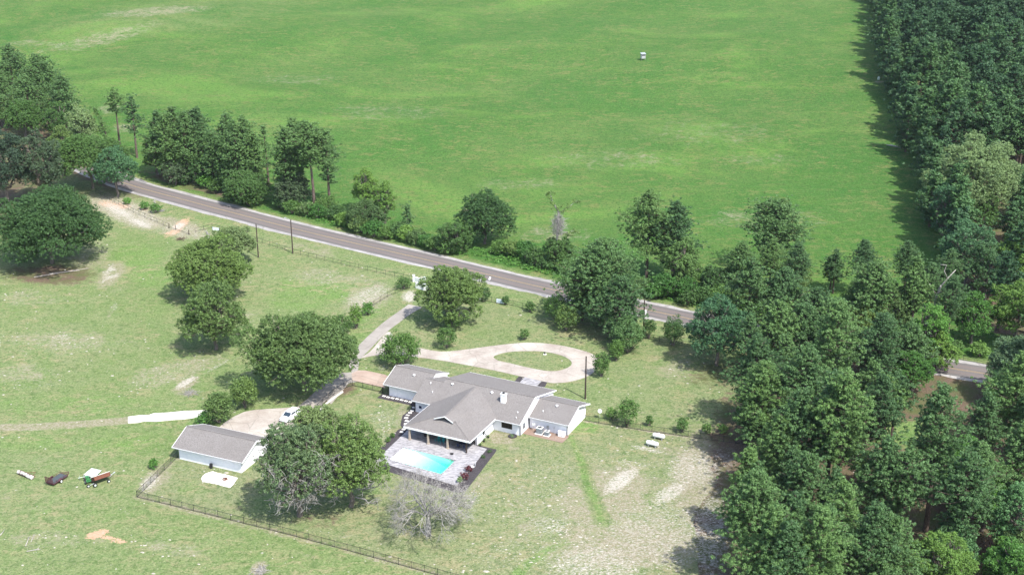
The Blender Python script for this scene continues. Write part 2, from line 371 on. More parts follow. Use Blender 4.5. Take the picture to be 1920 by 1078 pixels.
for a in ((204, 508, 20, 5, -50, .9), (214, 518, 14, 4, -20, .9), (198, 524, 16, 4, -35, .8), (213, 505, 7, 4, 0, .9), (222, 395, 36, 9, 25, 1), (262, 418, 26, 8, 20, 1), (335, 424, 14, 7, -20, 1), (348, 717, 24, 6, -30, 1), (410, 685, 32, 3, -30, .7), (455, 665, 40, 3, -30, .5), (690, 555, 50, 18, -22, .7), (768, 556, 16, 12, 0, 1),
          (665, 525, 50, 10, 5, .4), (487, 1068, 12, 8, -20, 1), (235, 960, 8, 5, 40, .5), (118, 632, 22, 7, 0, .6), (110, 660, 40, 8, 0, .4), (60, 720, 70, 14, 0, .35), (290, 700, 90, 30, 0, .25), (215, 575, 6, 12, 10, .6)):
    add('white', ell(*a[:5]), a[5])
for a in ((255, 480, 60, 24, 0, .8), (300, 520, 70, 25, 5, .7), (610, 545, 90, 20, 5, .9), (560, 560, 60, 40, 0, .6), (350, 790, 120, 10, -3, .5), (150, 760, 200, 26, 0, .45), (60, 830, 90, 20, 0, .6), (240, 830, 90, 20, 0, .6),
          (690, 590, 50, 12, -30, .7), (360, 915, 40, 20, 0, .4), (660, 930, 60, 20, -20, .5), (300, 560, 40, 60, 0, .4), (520, 935, 70, 25, -20, .5), (130, 960, 120, 30, 10, .3), (660, 640, 60, 40, -50, .5), (690, 765, 60, 20, 0, .35), (1100, 800, 30, 14, 0, .8)):
    add('lush', ell(*a[:5]), a[5])
for a in ((182, 1001, 26, 8, -18, .72), (213, 1011, 26, 7, 12, .66), (272, 390, 18, 5, 0, .5), (215, 384, 34, 8, 8, .62), (322, 437, 26, 7, -25, .62), (340, 420, 24, 8, -30, .58)):
    add('orange', ell(*a[:5]), a[5])
# yards
yard = inpoly(PX, PY, [(257, 932), (333, 857), (470, 880), (600, 760), (700, 728), (800, 790), (930, 800), (1090, 785), (1400, 832), (1400, 1300), (1100, 1200), (860, 1086), (560, 1006)])
front = inpoly(PX, PY, [(660, 680), (690, 590), (775, 545), (1000, 585), (1200, 630), (1330, 660), (1400, 700), (1400, 835), (1095, 785), (1000, 700), (800, 720)])
ch['dry'] = np.maximum(ch['dry'], 0.72 * yard + 0.42 * front)
add('dry', ell(100, 660, 200, 90), .35); add('dry', ell(640, 500, 200, 40, 12), .35); add('dry', ell(1180, 690, 160, 40), .3); add('dry', ell(120, 520, 160, 50), .4)
for a in ((1140, 930, 110, 60, -20, .8), (1330, 900, 70, 110, 0, 1), (1180, 1020, 170, 60, 0, .8), (1020, 960, 120, 70, 0, .45), (1120, 960, 260, 130, 0, .22), (1245, 850, 50, 20, 10, .5), (1270, 690, 60, 25, 0, .5), (940, 820, 30, 14, 0, .9), (905, 905, 40, 16, -45, .6),
          (960, 842, 14, 6, 0, .6), (700, 880, 50, 30, 0, .45), (650, 900, 60, 30, 0, .5), (755, 775, 14, 40, 20, .6), (690, 740, 50, 14, 0, .3), (690, 800, 60, 30, 0, .25), (400, 870, 90, 26, 10, .4), (290, 900, 40, 22, -40, .8), (1240, 780, 60, 14, 8, .4)):
    add('tan', ell(*a[:5]), a[5])
for a in ((1165, 900, 42, 16, -35, 1), (1190, 870, 45, 8, 10, .6), (1140, 950, 30, 40, 0, .35), (1230, 1000, 120, 80, 0, .62), (1300, 880, 60, 40, 0, .7), (1350, 860, 40, 20, 0, .5), (1120, 1060, 110, 50, 0, .7), (1030, 985, 60, 22, 0, .6), (990, 960, 60, 25, 0, .4),
          (1330, 1000, 40, 90, 0, .7), (1255, 925, 40, 16, -30, .9), (1120, 950, 260, 140, 0, .42), (970, 1040, 120, 40, 0, .4), (1215, 842, 40, 5, 12, .8), (950, 910, 70, 40, 0, .25), (720, 785, 30, 22, 20, .5), (715, 820, 26, 14, 20, .5), (280, 905, 26, 12, -40, .9), (380, 880, 90, 22, 10, .35),
          (640, 905, 60, 20, 0, .5), (1280, 690, 40, 16, 0, .4), (1150, 740, 90, 30, 0, .18), (960, 675, 40, 10, 0, .3), (720, 690, 16, 8, 0, .6)):
    add('white', ell(*a[:5]), a[5])
track = smoothline([G(x, y) for x, y in ((1070, 820), (1092, 870), (1100, 905), (1118, 945), (1128, 975))], 5)
add('lush', 1 - sm(0.0, 1.5, dline(track)), .78); ch['tan'] *= sm(0.7, 1.9, dline(track)); ch['white'] *= sm(0.6, 1.7, dline(track))
track2 = smoothline([G(x, y) for x, y in ((1140, 985), (1090, 1005), (1040, 1025), (985, 1060), (960, 1090))], 5)
add('lush', 1 - sm(0.4, 1.8, dline(track2)), .7)
fl = [G(x, y) for x, y in ((333, 859), (257, 932), (556, 1007), (860, 1088), (930, 1110))]
add('tan', 1 - sm(0.3, 1.6, dline(fl)), .7)
add('tan', 1 - sm(0.2, 1.0, dline([G(x, y) for x, y in ((1089, 789), (1400, 836))])), .8)
dirt = smoothline([G(x, y) for x, y in ((-60, 803), (60, 800), (150, 795), (240, 788))], 6)
dd = dline(dirt); add('tan', 1 - sm(0.9, 2.4, dd), .9); add('white', 1 - sm(0.25, 0.8, np.abs(dd - 0.9)), .35)
# forest floors and shade lines of dead needles
forest_r = [(1395, 640), (1375, 700), (1395, 770), (1370, 830), (1350, 900), (1300, 960), (1310, 1080), (1280, 1300), (2300, 1300), (2300, 700), (1960, 715), (1700, 690), (1500, 660)]
m = inpoly(PX, PY, forest_r).astype(float); add('litter', m, .9)
add('lush', ell(1710, 815, 70, 30, 10), 1); ch['litter'] *= 1 - ell(1715, 815, 65, 26, 10)
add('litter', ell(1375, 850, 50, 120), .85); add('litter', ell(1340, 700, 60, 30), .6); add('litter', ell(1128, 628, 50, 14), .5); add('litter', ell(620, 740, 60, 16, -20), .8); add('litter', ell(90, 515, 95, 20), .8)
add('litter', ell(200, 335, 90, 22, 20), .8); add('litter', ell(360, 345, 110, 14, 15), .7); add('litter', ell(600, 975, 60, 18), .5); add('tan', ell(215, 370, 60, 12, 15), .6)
add('litter', inpoly(PX, PY, [(1650, -200), (1675, 150), (1725, 270), (1765, 380), (1790, 480), (1830, 620), (2500, 700), (2600, -200)]).astype(float), .8)
add('litter', inpoly(PX, PY, [(-200, 190), (60, 200), (180, 290), (110, 330), (60, 420), (-200, 420)]).astype(float), .7)
# far pasture: duller and sandier towards the left and the top, sandy cuts
add('dry', ell(330, 30, 260, 34, -6), .55); add('tan', ell(200, 70, 120, 16, -14), .55); add('white', ell(105, 88, 45, 4, -18), .6); add('tan', ell(290, 22, 120, 10, -4), .6); add('tan', ell(60, 82, 60, 8, 0), .5)
add('tan', ell(1150, 300, 150, 24), .42); add('tan', ell(1420, 300, 110, 14), .4); add('tan', ell(730, 210, 140, 20), .42); add('tan', ell(560, 150, 110, 12, 0), .42); add('tan', ell(1040, 440, 80, 20, 0), .52); add('tan', ell(980, 345, 100, 14), .45); add('tan', ell(205, 205, 26, 10), .6)
add('tan', ell(235, 240, 30, 10), .6); add('tan', ell(1250, 110, 160, 16), .15); add('tan', ell(1330, 250, 180, 30), .38); add('tan', ell(1648, 154, 11, 3), 1); add('tan', ell(960, 60, 200, 12), .12); add('tan', ell(1430, 410, 150, 24), .46)
add('tan', ell(240, 330, 60, 10, 20), .5); 
add('verge', (1 - sm(4.6, 8.5, dr)) * 0.8); add('dry', (1 - sm(5, 9, dr)), .5); add('tan', (1 - sm(4.2, 5.6, dr)), .5)
vs = np.stack([GX.ravel(), GY.ravel(), GZ.ravel()], 1).astype(np.float32)
ny, nx = GX.shape; idx = np.arange(ny * nx).reshape(ny, nx)
# leave the pool's hole out of the sheet
quads = np.stack([idx[:-1, :-1], idx[:-1, 1:], idx[1:, 1:], idx[1:, :-1]], -1).reshape(-1, 4)
POOL = [G(730, 862), G(827, 890), G(854, 864), G(757, 839)]
pc = sum(POOL, Vector()) / 4
ctr = vs[quads].mean(1); hole = inpoly(ctr[:, 0], ctr[:, 1], [((p - pc) * 1.04 + pc)[:2] for p in POOL]); quads = quads[~hole]
def mesh_np(name, v, q, n=4):
    me = bpy.data.meshes.new(name); me.vertices.add(len(v)); me.vertices.foreach_set('co', np.ascontiguousarray(v, np.float32).ravel())
    me.loops.add(len(q) * n); me.loops.foreach_set('vertex_index', np.ascontiguousarray(q, np.int32).ravel())
    me.polygons.add(len(q)); me.polygons.foreach_set('loop_start', np.arange(0, len(q) * n, n, dtype=np.int32)); me.polygons.foreach_set('loop_total', np.full(len(q), n, np.int32))
    me.update(calc_edges=True); return me
gme = mesh_np('ground', vs, quads)
for nm, ks in (('patch_a', ('tan', 'white', 'lush', 'field')), ('patch_b', ('orange', 'litter', 'dry', 'verge'))):
    at = gme.color_attributes.new(nm, 'FLOAT_COLOR', 'POINT')
    at.data.foreach_set('color', np.stack([np.clip(ch[k], 0, 1).ravel() for k in ks], 1).astype(np.float32).ravel())
def m_ground():
    b = NB('pasture_ground'); c = b.pos()
    def attr(n):
        a = b.n('ShaderNodeAttribute', attribute_name=n); s = b.n('ShaderNodeSeparateColor'); b.L(a.outputs['Color'], s.inputs[0]); return s.outputs[0], s.outputs[1], s.outputs[2], a.outputs['Alpha']
    tan, white, lush, field = attr('patch_a'); orange, litter, dry, verge = attr('patch_b')
    n_big = b.noise(c, 0.018, 4, 0.6); n_mid = b.noise(c, 0.11, 5, 0.65, 0.4); n_s = b.noise(c, 0.7, 5, 0.7, 0.3); n_f = b.noise(c, 2.6, 4, 0.75)
    n_st = b.noise(b.mapv(c, (0.35, 1.1, 1), R(-12)), 0.5, 5, 0.7, 0.4)
    n_mix = b.math('ADD', b.math('MULTIPLY', b.noise(c, 0.22, 6, 0.68, 0.7), 0.55), b.math('MULTIPLY', b.noise(b.mapv(c, (.6, 1.3, 1), R(-15)), 0.9, 5, 0.72, 0.5), 0.45))
    def ov(m, f, a=0.5, wd=0.14):      # patch mask broken up by noise
        t = b.math('ADD', m, b.math('MULTIPLY', b.math('SUBTRACT', b.math('ADD', b.math('MULTIPLY', n_mix, 0.62), b.math('ADD', b.math('MULTIPLY', f, 0.18), b.math('MULTIPLY', n_f, 0.20))), 0.5), 3.4)); t = b.math('MULTIPLY', t, b.ramp(m, 0.02, 0.2)); return b.ramp(t, a - wd, a + wd)
    # home pasture grass
    g = b.mix(b.ramp(n_mid, 0.35, 0.68), (0.162, 0.243, 0.076), (0.250, 0.295, 0.129))
    g = b.mix(b.ramp(n_big, 0.42, 0.62, 0, 0.6), g, (0.284, 0.295, 0.164))
    g = b.mix(b.ramp(n_s, 0.44, 0.58, 0, 0.75), g, (0.176, 0.255, 0.092))
    # far pasture grass
    h = b.mix(b.ramp(n_mid, 0.35, 0.65), (0.059, 0.155, 0.034), (0.103, 0.191, 0.049))
    h = b.mix(b.ramp(n_big, 0.40, 0.62, 0, 0.7), h, (0.127, 0.200, 0.068))
    h = b.mix(b.ramp(n_st, 0.50, 0.70, 0, 0.45), h, (0.144, 0.165, 0.080))
    h = b.mix(b.ramp(n_s, 0.55, 0.75, 0, 0.35), h, (0.048, 0.109, 0.033))
    col = b.mix(field, g, h)
    dg = b.mix(b.ramp(n_s, 0.35, 0.65), (0.237, 0.255, 0.136), (0.312, 0.298, 0.192))
    col = b.mix(b.math('MULTIPLY', ov(dry, n_mid, 0.5, 0.3), 0.62), col, dg)
    col = b.mix(b.math('MULTIPLY', verge, b.ramp(n_s, 0.3, 0.7)), col, (0.200, 0.245, 0.085))
    lg = b.mix(b.ramp(n_s, 0.3, 0.7), (0.142, 0.264, 0.058), (0.201, 0.306, 0.098))
    col = b.mix(b.math('MULTIPLY', ov(lush, n_mid, 0.5, 0.22), 0.85), col, lg)
    # browned tips, dark tussocks, streaks and pale flecks everywhere
    col = b.mix(b.math('MULTIPLY', b.ramp(lush, 0.55, 0.95), b.ramp(n_mid, 0.3, 0.6, 0.0, 0.3)), col, (0.125, 0.275, 0.055))
    n_br = b.noise(b.mapv(c, (0.8, 1.3, 1), R(-20)), 0.30, 7, 0.78, 0.8); n_k = b.noise(c, 0.95, 5, 0.85, 0.3); n_z = b.noise(c, 0.05, 4, 0.6, 0.5); n_w = b.noise(b.mapv(c, (0.8, 1, 1), R(10)), 0.019, 5, 0.66, 0.8)
    brn = b.mix(field, (0.370, 0.315, 0.185), (0.235, 0.215, 0.105))
    col = b.mix(b.math('MULTIPLY', b.ramp(n_w, 0.46, 0.60, 0.0, 0.65), field), col, (0.048, 0.150, 0.034))
    col = b.mix(b.math('MULTIPLY', b.ramp(n_w, 0.46, 0.34, 0.0, 0.55), field), col, (0.165, 0.300, 0.072))
    col = b.mix(b.math('MULTIPLY', b.ramp(n_br, 0.49, 0.60, 0.0, 0.80), b.ramp(n_z, 0.38, 0.58, 0.25, 1.0)), col, brn)
    col = b.mix(b.ramp(n_k, 0.50, 0.60, 0.0, 0.78), col, b.mix(field, (0.088, 0.150, 0.045), (0.036, 0.092, 0.024)))
    col = b.mix(b.ramp(n_f, 0.50, 0.64, 0.0, 0.70), col, b.mix(field, (0.075, 0.115, 0.040), (0.030, 0.076, 0.022)))
    col = b.mix(b.ramp(b.noise(c, 2.2, 4, 0.75), 0.53, 0.66, 0.0, 0.60), col, b.mix(field, (0.43, 0.43, 0.24), (0.20, 0.33, 0.12)))
    tus = b.vor(c, 0.35, 'SMOOTH_F1'); col = b.mix(b.math('MULTIPLY', b.ramp(tus, 0.08, 0.30, 0.50, 0.0), b.ramp(n_mid, 0.4, 0.6)), col, (0.06, 0.125, 0.035))
    col = b.mix(1.0, col, b.mix(field, (1.07, 1.09, 1.07), (1.08, 1.14, 0.92)), 'MULTIPLY')
    soil = b.mix(b.ramp(n_f, 0.38, 0.62), (0.235, 0.215, 0.130), (0.50, 0.435, 0.345)); soil = b.mix(b.ramp(n_k, 0.48, 0.60, 0.0, 0.7), soil, (0.20, 0.235, 0.09))
    col = b.mix(b.math('MULTIPLY', ov(tan, n_s, 0.62, 0.20), 0.85), col, soil)
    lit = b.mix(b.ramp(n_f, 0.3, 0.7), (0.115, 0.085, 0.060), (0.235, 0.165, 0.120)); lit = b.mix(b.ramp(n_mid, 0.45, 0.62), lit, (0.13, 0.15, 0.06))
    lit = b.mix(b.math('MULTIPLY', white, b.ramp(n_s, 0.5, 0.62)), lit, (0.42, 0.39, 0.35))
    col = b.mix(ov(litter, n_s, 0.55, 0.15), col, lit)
    col = b.mix(ov(orange, n_f, 0.55, 0.10), col, b.mix(n_f, (0.60, 0.29, 0.16), (0.70, 0.52, 0.38)))
    fl = b.noise(b.mapv(c, (0.9, 1.4, 1), R(-20)), 2.1, 6, 0.78, 0.7)
    white = b.math('MAXIMUM', white, b.math('MULTIPLY', b.math('SUBTRACT', 1.0, field), 0.16))
    wm = b.ramp(b.math('ADD', b.math('MULTIPLY', white, 0.25), fl), 0.655, 0.76)
    col = b.mix(b.math('MULTIPLY', wm, b.ramp(white, 0.05, 0.15)), col, b.mix(n_f, (0.46, 0.425, 0.36), (0.70, 0.66, 0.59)))
    col = b.mix(1.0, col, (0.66, 0.66, 0.66), 'MULTIPLY')
    return b.bsdf(col, 1.0, 0, b.math('ADD', n_f, b.math('MULTIPLY', n_s, 1.5)), 0.85, 0.22, 0.05)
MAT['ground'] = m_ground()
link('ground', gme, MAT['ground'])['kind'] = 'structure'

# ------------------------------------------------------------------ road
def m_asphalt():
    b = NB('worn_asphalt'); u = b.n('ShaderNodeUVMap', uv_map='UVMap').outputs[0]; s = b.n('ShaderNodeSeparateXYZ'); b.L(u, s.inputs[0]); c = b.pos()
    x = b.math('ABSOLUTE', s.outputs[0]); t = b.math('ABSOLUTE', b.math('SUBTRACT', x, 1.75)); wheel = b.ramp(t, 0.25, 1.0, 0.0, 1.0)
    n = b.noise(b.mapv(u, (2.2, 0.06, 1)), 1.2, 5, 0.7); nf = b.noise(c, 3.5, 3, 0.8)
    col = b.mix(wheel, (0.150, 0.122, 0.118), (0.108, 0.102, 0.104)); col = b.mix(b.ramp(n, 0.4, 0.65, 0, 0.7), col, (0.185, 0.160, 0.155))
    col = b.mix(b.ramp(nf, 0.4, 0.7, 0, 0.3), col, (0.07, 0.066, 0.066))
    col = b.mix(1.0, col, (0.92, 0.93, 0.89), 'MULTIPLY')
    return b.bsdf(col, 0.9, 0, nf, 0.2, 0.01, 0.2)
MAT['asphalt'] = m_asphalt()
strip('gravel_shoulder', ROADL, 3.2, 4.9, MAT['shoulder'], 0.012, 0.55, 1)
strip('gravel_shoulder', ROADL, -4.9, -3.2, MAT['shoulder'], 0.012, 0.55, 2)
strip('road', ROADL, -3.55, 3.55, MAT['asphalt'], 0.018, 0.12, 3)
for k in (-0.20, 0.20): strip('road_marking', ROADL, k - 0.06, k + 0.06, MAT['yellow'], 0.024)
pp = G(918, 520); i = min(range(len(ROADL)), key=lambda k: (ROADL[k] - Vector(pp[:2])).length); d = (ROADL[i + 1] - ROADL[i]).normalized(); n = Vector((-d.y, d.x)); b0 = Vector(pp[:2])
sheet('road_marking', [b0 - n * 1.5 - d * .25 + d * .9, b0 - n * 1.5 + d * .25 + d * .9, b0 + n * .3 + d * .25, b0 + n * .3 - d * .25], MAT['marking'], 0.024)

# ------------------------------------------------------------------ drives and paved areas
drive_main = smoothline([z3(x, y) for x, y in ((400, 288), (330, 338), (255, 392), (190, 448), (130, 505), (85, 555), (60, 605))], 4) + smoothline([z3(x, y) for x, y in ((45, 650), (70, 740), (-40, 760), (-110, 840))], 3)
drive_r = smoothline([z3(x, y) for x, y in ((-60, 880), (40, 760), (95, 690), (110, 620), (180, 545), (232, 490), (285, 440), (345, 395), (405, 350), (480, 305))], 4)
sheet('driveway', [Vector(p[:2]) for p in drive_main + drive_r], MAT['drivegrey'], 0.050, th=0.045)
loop = [z3(x, y) for x, y in ((120, 606), (175, 565), (230, 500), (275, 452), (300, 462), (316, 490), (400, 530), (470, 548), (590, 568), (700, 561), (850, 541), (1000, 523), (1120, 515), (1250, 524), (1370, 545), (1480, 578), (1525, 605), (1538, 640), (1500, 690), (1440, 725), (1350, 748), (1260, 755), (1200, 745), (1060, 714), (900, 678), (700, 640), (600, 622), (460, 603), (330, 590), (200, 592))]
isl = [z3(x, y) for x, y in ((905, 600), (930, 586), (985, 572), (1060, 566), (1170, 566), (1270, 580), (1340, 605), (1370, 635), (1350, 662), (1290, 682), (1220, 683), (1100, 661), (1000, 637), (930, 621))]
sheet('driveway', [Vector(p[:2]) for p in smoothloop(loop, 4)], MAT['drive'], 0.056, holes=[smoothloop(isl, 4)], th=0.05)
court = [c6(x, y) for x, y in ((500, 740), (560, 690), (640, 640), (720, 604), (800, 588), (900, 580), (1060, 570), (1180, 560), (1255, 500), (1330, 440), (1400, 385), (1470, 380), (1520, 420), (1440, 480), (1385, 550), (1250, 660), (1100, 800), (960, 900), (860, 860))]
sheet('parking_court', court, MAT['drive'], 0.046, th=0.04)
sheet('path', [c6(x, y) for x, y in ((1262, 495), (1330, 430), (1420, 325), (1500, 300), (1560, 270), (1690, 262), (1690, 345), (1600, 362), (1560, 395), (1500, 420), (1440, 470), (1385, 545))], MAT['drivegrey'], 0.053, th=0.04)
sheet('driveway', [c6(x, y) for x, y in ((1640, 272), (1700, 248), (1760, 250), (1925, 285), (1960, 300), (1925, 400), (1800, 372), (1645, 335))], MAT['apron'], 0.060, th=0.05)
sheet('path', [z2(x, y) for x, y in ((0, 312), (90, 300), (150, 300), (180, 288), (290, 282), (400, 270), (480, 268), (565, 264), (600, 280), (575, 300), (490, 318), (400, 330), (330, 335), (200, 347), (120, 345), (60, 357), (0, 358))], MAT['slab'], 0.05, th=0.045)
z8 = Z(320, 850, 13.47)
sheet('concrete_slab', [z8(x, y) for x, y in ((770, 630), (820, 560), (880, 510), (960, 480), (1060, 450), (1200, 495), (1380, 530), (1540, 575), (1700, 620), (1640, 700), (1590, 780), (1500, 865), (1340, 830), (1180, 780), (1000, 745), (860, 725), (800, 710))], MAT['slab'], 0.06, th=0.05)
# ------------------------------------------------------------------ pool deck, pool, beds, stones (house frame)
def hloc(pts, z=0): return [(*hw(u, v)[:2], z) for u, v in pts]
sheet('flower_bed', [Vector(p[:2]) for p in smoothloop([hw(*q) for q in ((9.6, -10.8), (9.9, -17), (10.0, -23.5), (11.0, -25.9), (17, -26.8), (24, -27.4), (29.6, -27.9), (31.2, -26.8), (30.9, -22), (30.2, -16), (29.6, -11.2), (28.6, -10.9), (25, -10.8), (17, -10.6))], 4)], MAT['mulch'], 0.04, holes=[[(pc.lerp(p, 1.03))[:2] for p in POOL]], th=0.03)
DECK = [(11.7, -24.4), (29.2, -25.9), (27.8, -11.5), (25.5, -11.3), (25.5, -9.6), (12.6, -9.6), (10.9, -11.6)]
deck = sheet('pool_deck', [hw(*q)[:2] for q in DECK], MAT['deck'], 0.10, holes=[[p[:2] for p in POOL]], th=0.09)
pool = empty('swimming_pool', pc, 0, 'rectangular swimming pool, white shallow end on the left and turquoise deep end on the right', 'swimming pool')
def bas():
    b = bmesh.new(); a, bb, cc, dd_ = [p - pc for p in POOL]       # a front-left, bb front-right, cc back-right, dd back-left
    prof = [(0.0, -0.14), (0.24, -0.16), (0.28, -0.45), (0.5, -0.8), (0.8, -1.75), (1.0, -1.85)]
    fr = [b.verts.new((a.lerp(bb, t)).to_3d() + Vector((0, 0, z))) for t, z in prof]; bk = [b.verts.new((dd_.lerp(cc, t)).to_3d() + Vector((0, 0, z))) for t, z in prof]
    ft = [b.verts.new(a.lerp(bb, t) + Vector((0, 0, 0.06))) for t, z in prof]; bt = [b.verts.new(dd_.lerp(cc, t) + Vector((0, 0, 0.06))) for t, z in prof]
    for i in range(len(prof) - 1):
        b.faces.new((fr[i], fr[i + 1], bk[i + 1], bk[i])); b.faces.new((ft[i], ft[i + 1], fr[i + 1], fr[i])); b.faces.new((bk[i], bk[i + 1], bt[i + 1], bt[i]))
    b.faces.new((ft[0], fr[0], bk[0], bt[0])); b.faces.new((fr[-1], ft[-1], bt[-1], bk[-1]))
    me = bpy.data.meshes.new('basin'); b.to_mesh(me); b.free(); return me
link('basin', bas(), simple('pool_plaster', (0.80, 0.86, 0.86), 0.6, var=0.04), pool)
def m_water():
    b = NB('pool_water'); tr = b.n('ShaderNodeBsdfTransparent'); gl = b.n('ShaderNodeBsdfGlossy'); gl.inputs['Roughness'].default_value = 0.03
    fr = b.n('ShaderNodeFresnel'); fr.inputs[0].default_value = 1.33; m = b.n('ShaderNodeMixShader'); ge = b.n('ShaderNodeNewGeometry'); b.L(b.math('MULTIPLY', fr.outputs[0], b.math('SUBTRACT', 1.0, ge.outputs['Backfacing'])), m.inputs[0]); b.L(tr.outputs[0], m.inputs[1]); b.L(gl.outputs[0], m.inputs[2]); b.L(m.outputs[0], b.out.inputs[0])
    bp = b.n('ShaderNodeBump'); bp.inputs['Strength'].default_value = 0.2; bp.inputs['Distance'].default_value = 0.05; b.L(b.noise(b.pos(), 2.5, 3), bp.inputs['Height']); b.L(bp.outputs[0], gl.inputs['Normal']); b.L(bp.outputs[0], fr.inputs['Normal'])
    v = b.n('ShaderNodeVolumeAbsorption'); v.inputs[0].default_value = (0.02, 0.965, 0.75, 1); v.inputs[1].default_value = 0.50; b.L(v.outputs[0], b.out.inputs[1]); return b.m
wb = bmesh.new(); q = [(p - pc) * 0.998 for p in POOL]; t_ = [wb.verts.new((p.x, p.y, -0.05)) for p in q]
zb = [-0.33, -2.17, -2.17, -0.33]; mids = []
fm = [(0.237, -0.143), (0.285, -0.43), (0.5, -0.78), (0.8, -1.73)]
f_ = [wb.verts.new((*(q[0].lerp(q[1], t))[:2], z)) for t, z in [(0, -0.12)] + fm + [(1, -1.83)]]; k_ = [wb.verts.new((*(q[3].lerp(q[2], t))[:2], z)) for t, z in [(0, -0.12)] + fm + [(1, -1.83)]]
wb.faces.new(t_); wb.faces.new([t_[0], *f_, t_[1]]); wb.faces.new([t_[3], *k_, t_[2]])
for i in range(5): wb.faces.new((f_[i], f_[i + 1], k_[i + 1], k_[i]))
wb.faces.new((t_[0], f_[0], k_[0], t_[3])); wb.faces.new((t_[1], f_[-1], k_[-1], t_[2]))
bmesh.ops.recalc_face_normals(wb, faces=wb.faces); wme = bpy.data.meshes.new('water'); wb.to_mesh(wme); wb.free(); link('water', wme, m_water(), pool)
cp = MB()
for i in range(4):
    p, q2 = POOL[i] - pc, POOL[(i + 1) % 4] - pc; cp.beam(p * 1.02 + Vector((0, 0, .115)), q2 * 1.02 + Vector((0, 0, .115)), .30, .05)
cp.make('coping', MAT['deck'], pool)

sheet('flower_bed', hloc([(-1.6, -2.0), (6.3, -1.9), (7.0, -3.4), (6.9, -6.5), (8.6, -10.2), (9.7, -11.2), (12.5, -10.6), (12.5, -3.9), (8.3, -3.9), (8.3, -0.05), (-1.6, -0.05)]), MAT['mulch'], 0.035, th=0.03)
z3b = lambda x, y: hl(G(690 + x / 9.133, 670 + y / 9.133)); z2b = lambda x, y: hl(G(740 + x / 9.133, 770 + y / 9.133)); z1b = lambda x, y: hl(G(900 + x / 9.133, 760 + y / 9.133))
stones = [z3b(x, y) for x, y in ((275, 665), (345, 685), (420, 700), (500, 715), (575, 732), (650, 750), (725, 768))]
stones2 = [z3b(x, y) for x, y in ((785, 860), (755, 915), (720, 950), (680, 990), (655, 1035))] + [z2b(x, y) for x, y in ((225, 78), (200, 128), (205, 177), (190, 225), (185, 280), (155, 320), (120, 365))]
sme = MB().box(-.36, .36, -.27, .27, 0, .05, .015)
s0 = sme.make('stepping_stone', MAT['stone']); first = True
names1 = ('nearest the iron gate', 'second from the iron gate', 'third from the iron gate', 'fourth from the iron gate', 'fifth from the iron gate', 'sixth from the iron gate', 'last before the turn')
for i, p in enumerate(stones + stones2):
    s_ = s0 if i == 0 else s0.copy()
    if i: COL.objects.link(s_)
    s_.location = (*hw(p.x, p.y)[:2], 0.037); s_.rotation_euler = (0, 0, HA + (0 if i < 7 else R(6)))
    if i < 7: meta(s_, 'white square stepping stone below the garage wing wall, ' + names1[i], 'stepping stone', 'stepping stones along the garage wing')
    else: meta(s_, 'white stepping stone number %s down the path from house corner to pool deck' % ('one two three four five six seven eight nine ten eleven twelve'.split()[i - 7]), 'stepping stone', 'stepping stones down to the pool deck')

# ------------------------------------------------------------------ main house
def plane_z(p, ridge_v, ridge_z, eave_v, eave_z, v): return ridge_z + (v - ridge_v) * (eave_z - ridge_z) / (eave_v - ridge_v)
house = empty('ranch_house', HO, HA, 'long white single-storey ranch house with grey shingle roof and covered pool porch', 'house')
def prism(u0, u1, prof, off=0.0):
    """wall block: profile (v, z) polygon pushed from u0 to u1"""
    m = MB(); a = [m.b.verts.new((u0, v, z)) for v, z in prof]; c = [m.b.verts.new((u1, v, z)) for v, z in prof]
    m.b.faces.new(a); m.b.faces.new(c[::-1]); n = len(prof)
    for i in range(n): m.b.faces.new((a[i], c[i], c[(i + 1) % n], a[(i + 1) % n]))
    return m
TH = 0.16
def gable_roof(u0, u1, v0, vr, v1, ze0, zr, ze1, parent, vents=(), left_trim=True, right_trim=True, fascia0=True, fascia1=True):
    m = MB(); m.slab([(u0, v0, ze0), (u1, v0, ze0), (u1, vr, zr), (u0, vr, zr)], TH); m.slab([(u0, vr, zr), (u1, vr, zr), (u1, v1, ze1), (u0, v1, ze1)], TH)
    m.beam((u0, vr, zr + .015), (u1, vr, zr + .015), .30, .05)
    r = m.make('roof', MAT['shingle'], parent)
    for u, on, s in ((u0, left_trim, -1), (u1, right_trim, 1)):
        if on: x = u + s * .025; t = MB(); t.beam((x, v0, ze0 - .10), (x, vr, zr - .10), .05, .26); t.beam((x, vr, zr - .10), (x, v1, ze1 - .10), .05, .26); t.make('fascia', MAT['white'], parent)
    if fascia0: MB().beam((u0, v0 - .02, ze0 - .10), (u1, v0 - .02, ze0 - .10), .04, .20).make('fascia', MAT['white'], parent)
    if fascia1: MB().beam((u0, v1 + .02, ze1 - .10), (u1, v1 + .02, ze1 - .10), .04, .20).make('fascia', MAT['white'], parent)
    if fascia0:
        g = MB(); g.beam((u0 + .02, v0 - .10, ze0 - .06), (u1 - .02, v0 - .10, ze0 - .06), .12, .10); g.make('gutter', MAT['grey'], parent)
    return r
# garage wing
wA = prism(0.0, 8.35, [(0, 0), (0, 2.62), (4.5, 4.38), (9.1, 2.62), (9.1, 0)]).make('wall', MAT['siding'], house)
rA = gable_roof(-0.9, 8.4, -0.60, 4.5, 9.7, 2.55, 4.6, 2.6, house)
# link wing
prism(8.36, 12.6, [(-3.96, 0), (-3.96, 2.55), (1.6, 4.55), (7.4, 2.6), (7.4, 0)]).make('wall', MAT['siding'], house)
rB = gable_roof(7.85, 12.6, -4.55, 1.6, 7.9, 2.62, 4.8, 2.62, house, left_trim=False, right_trim=False)
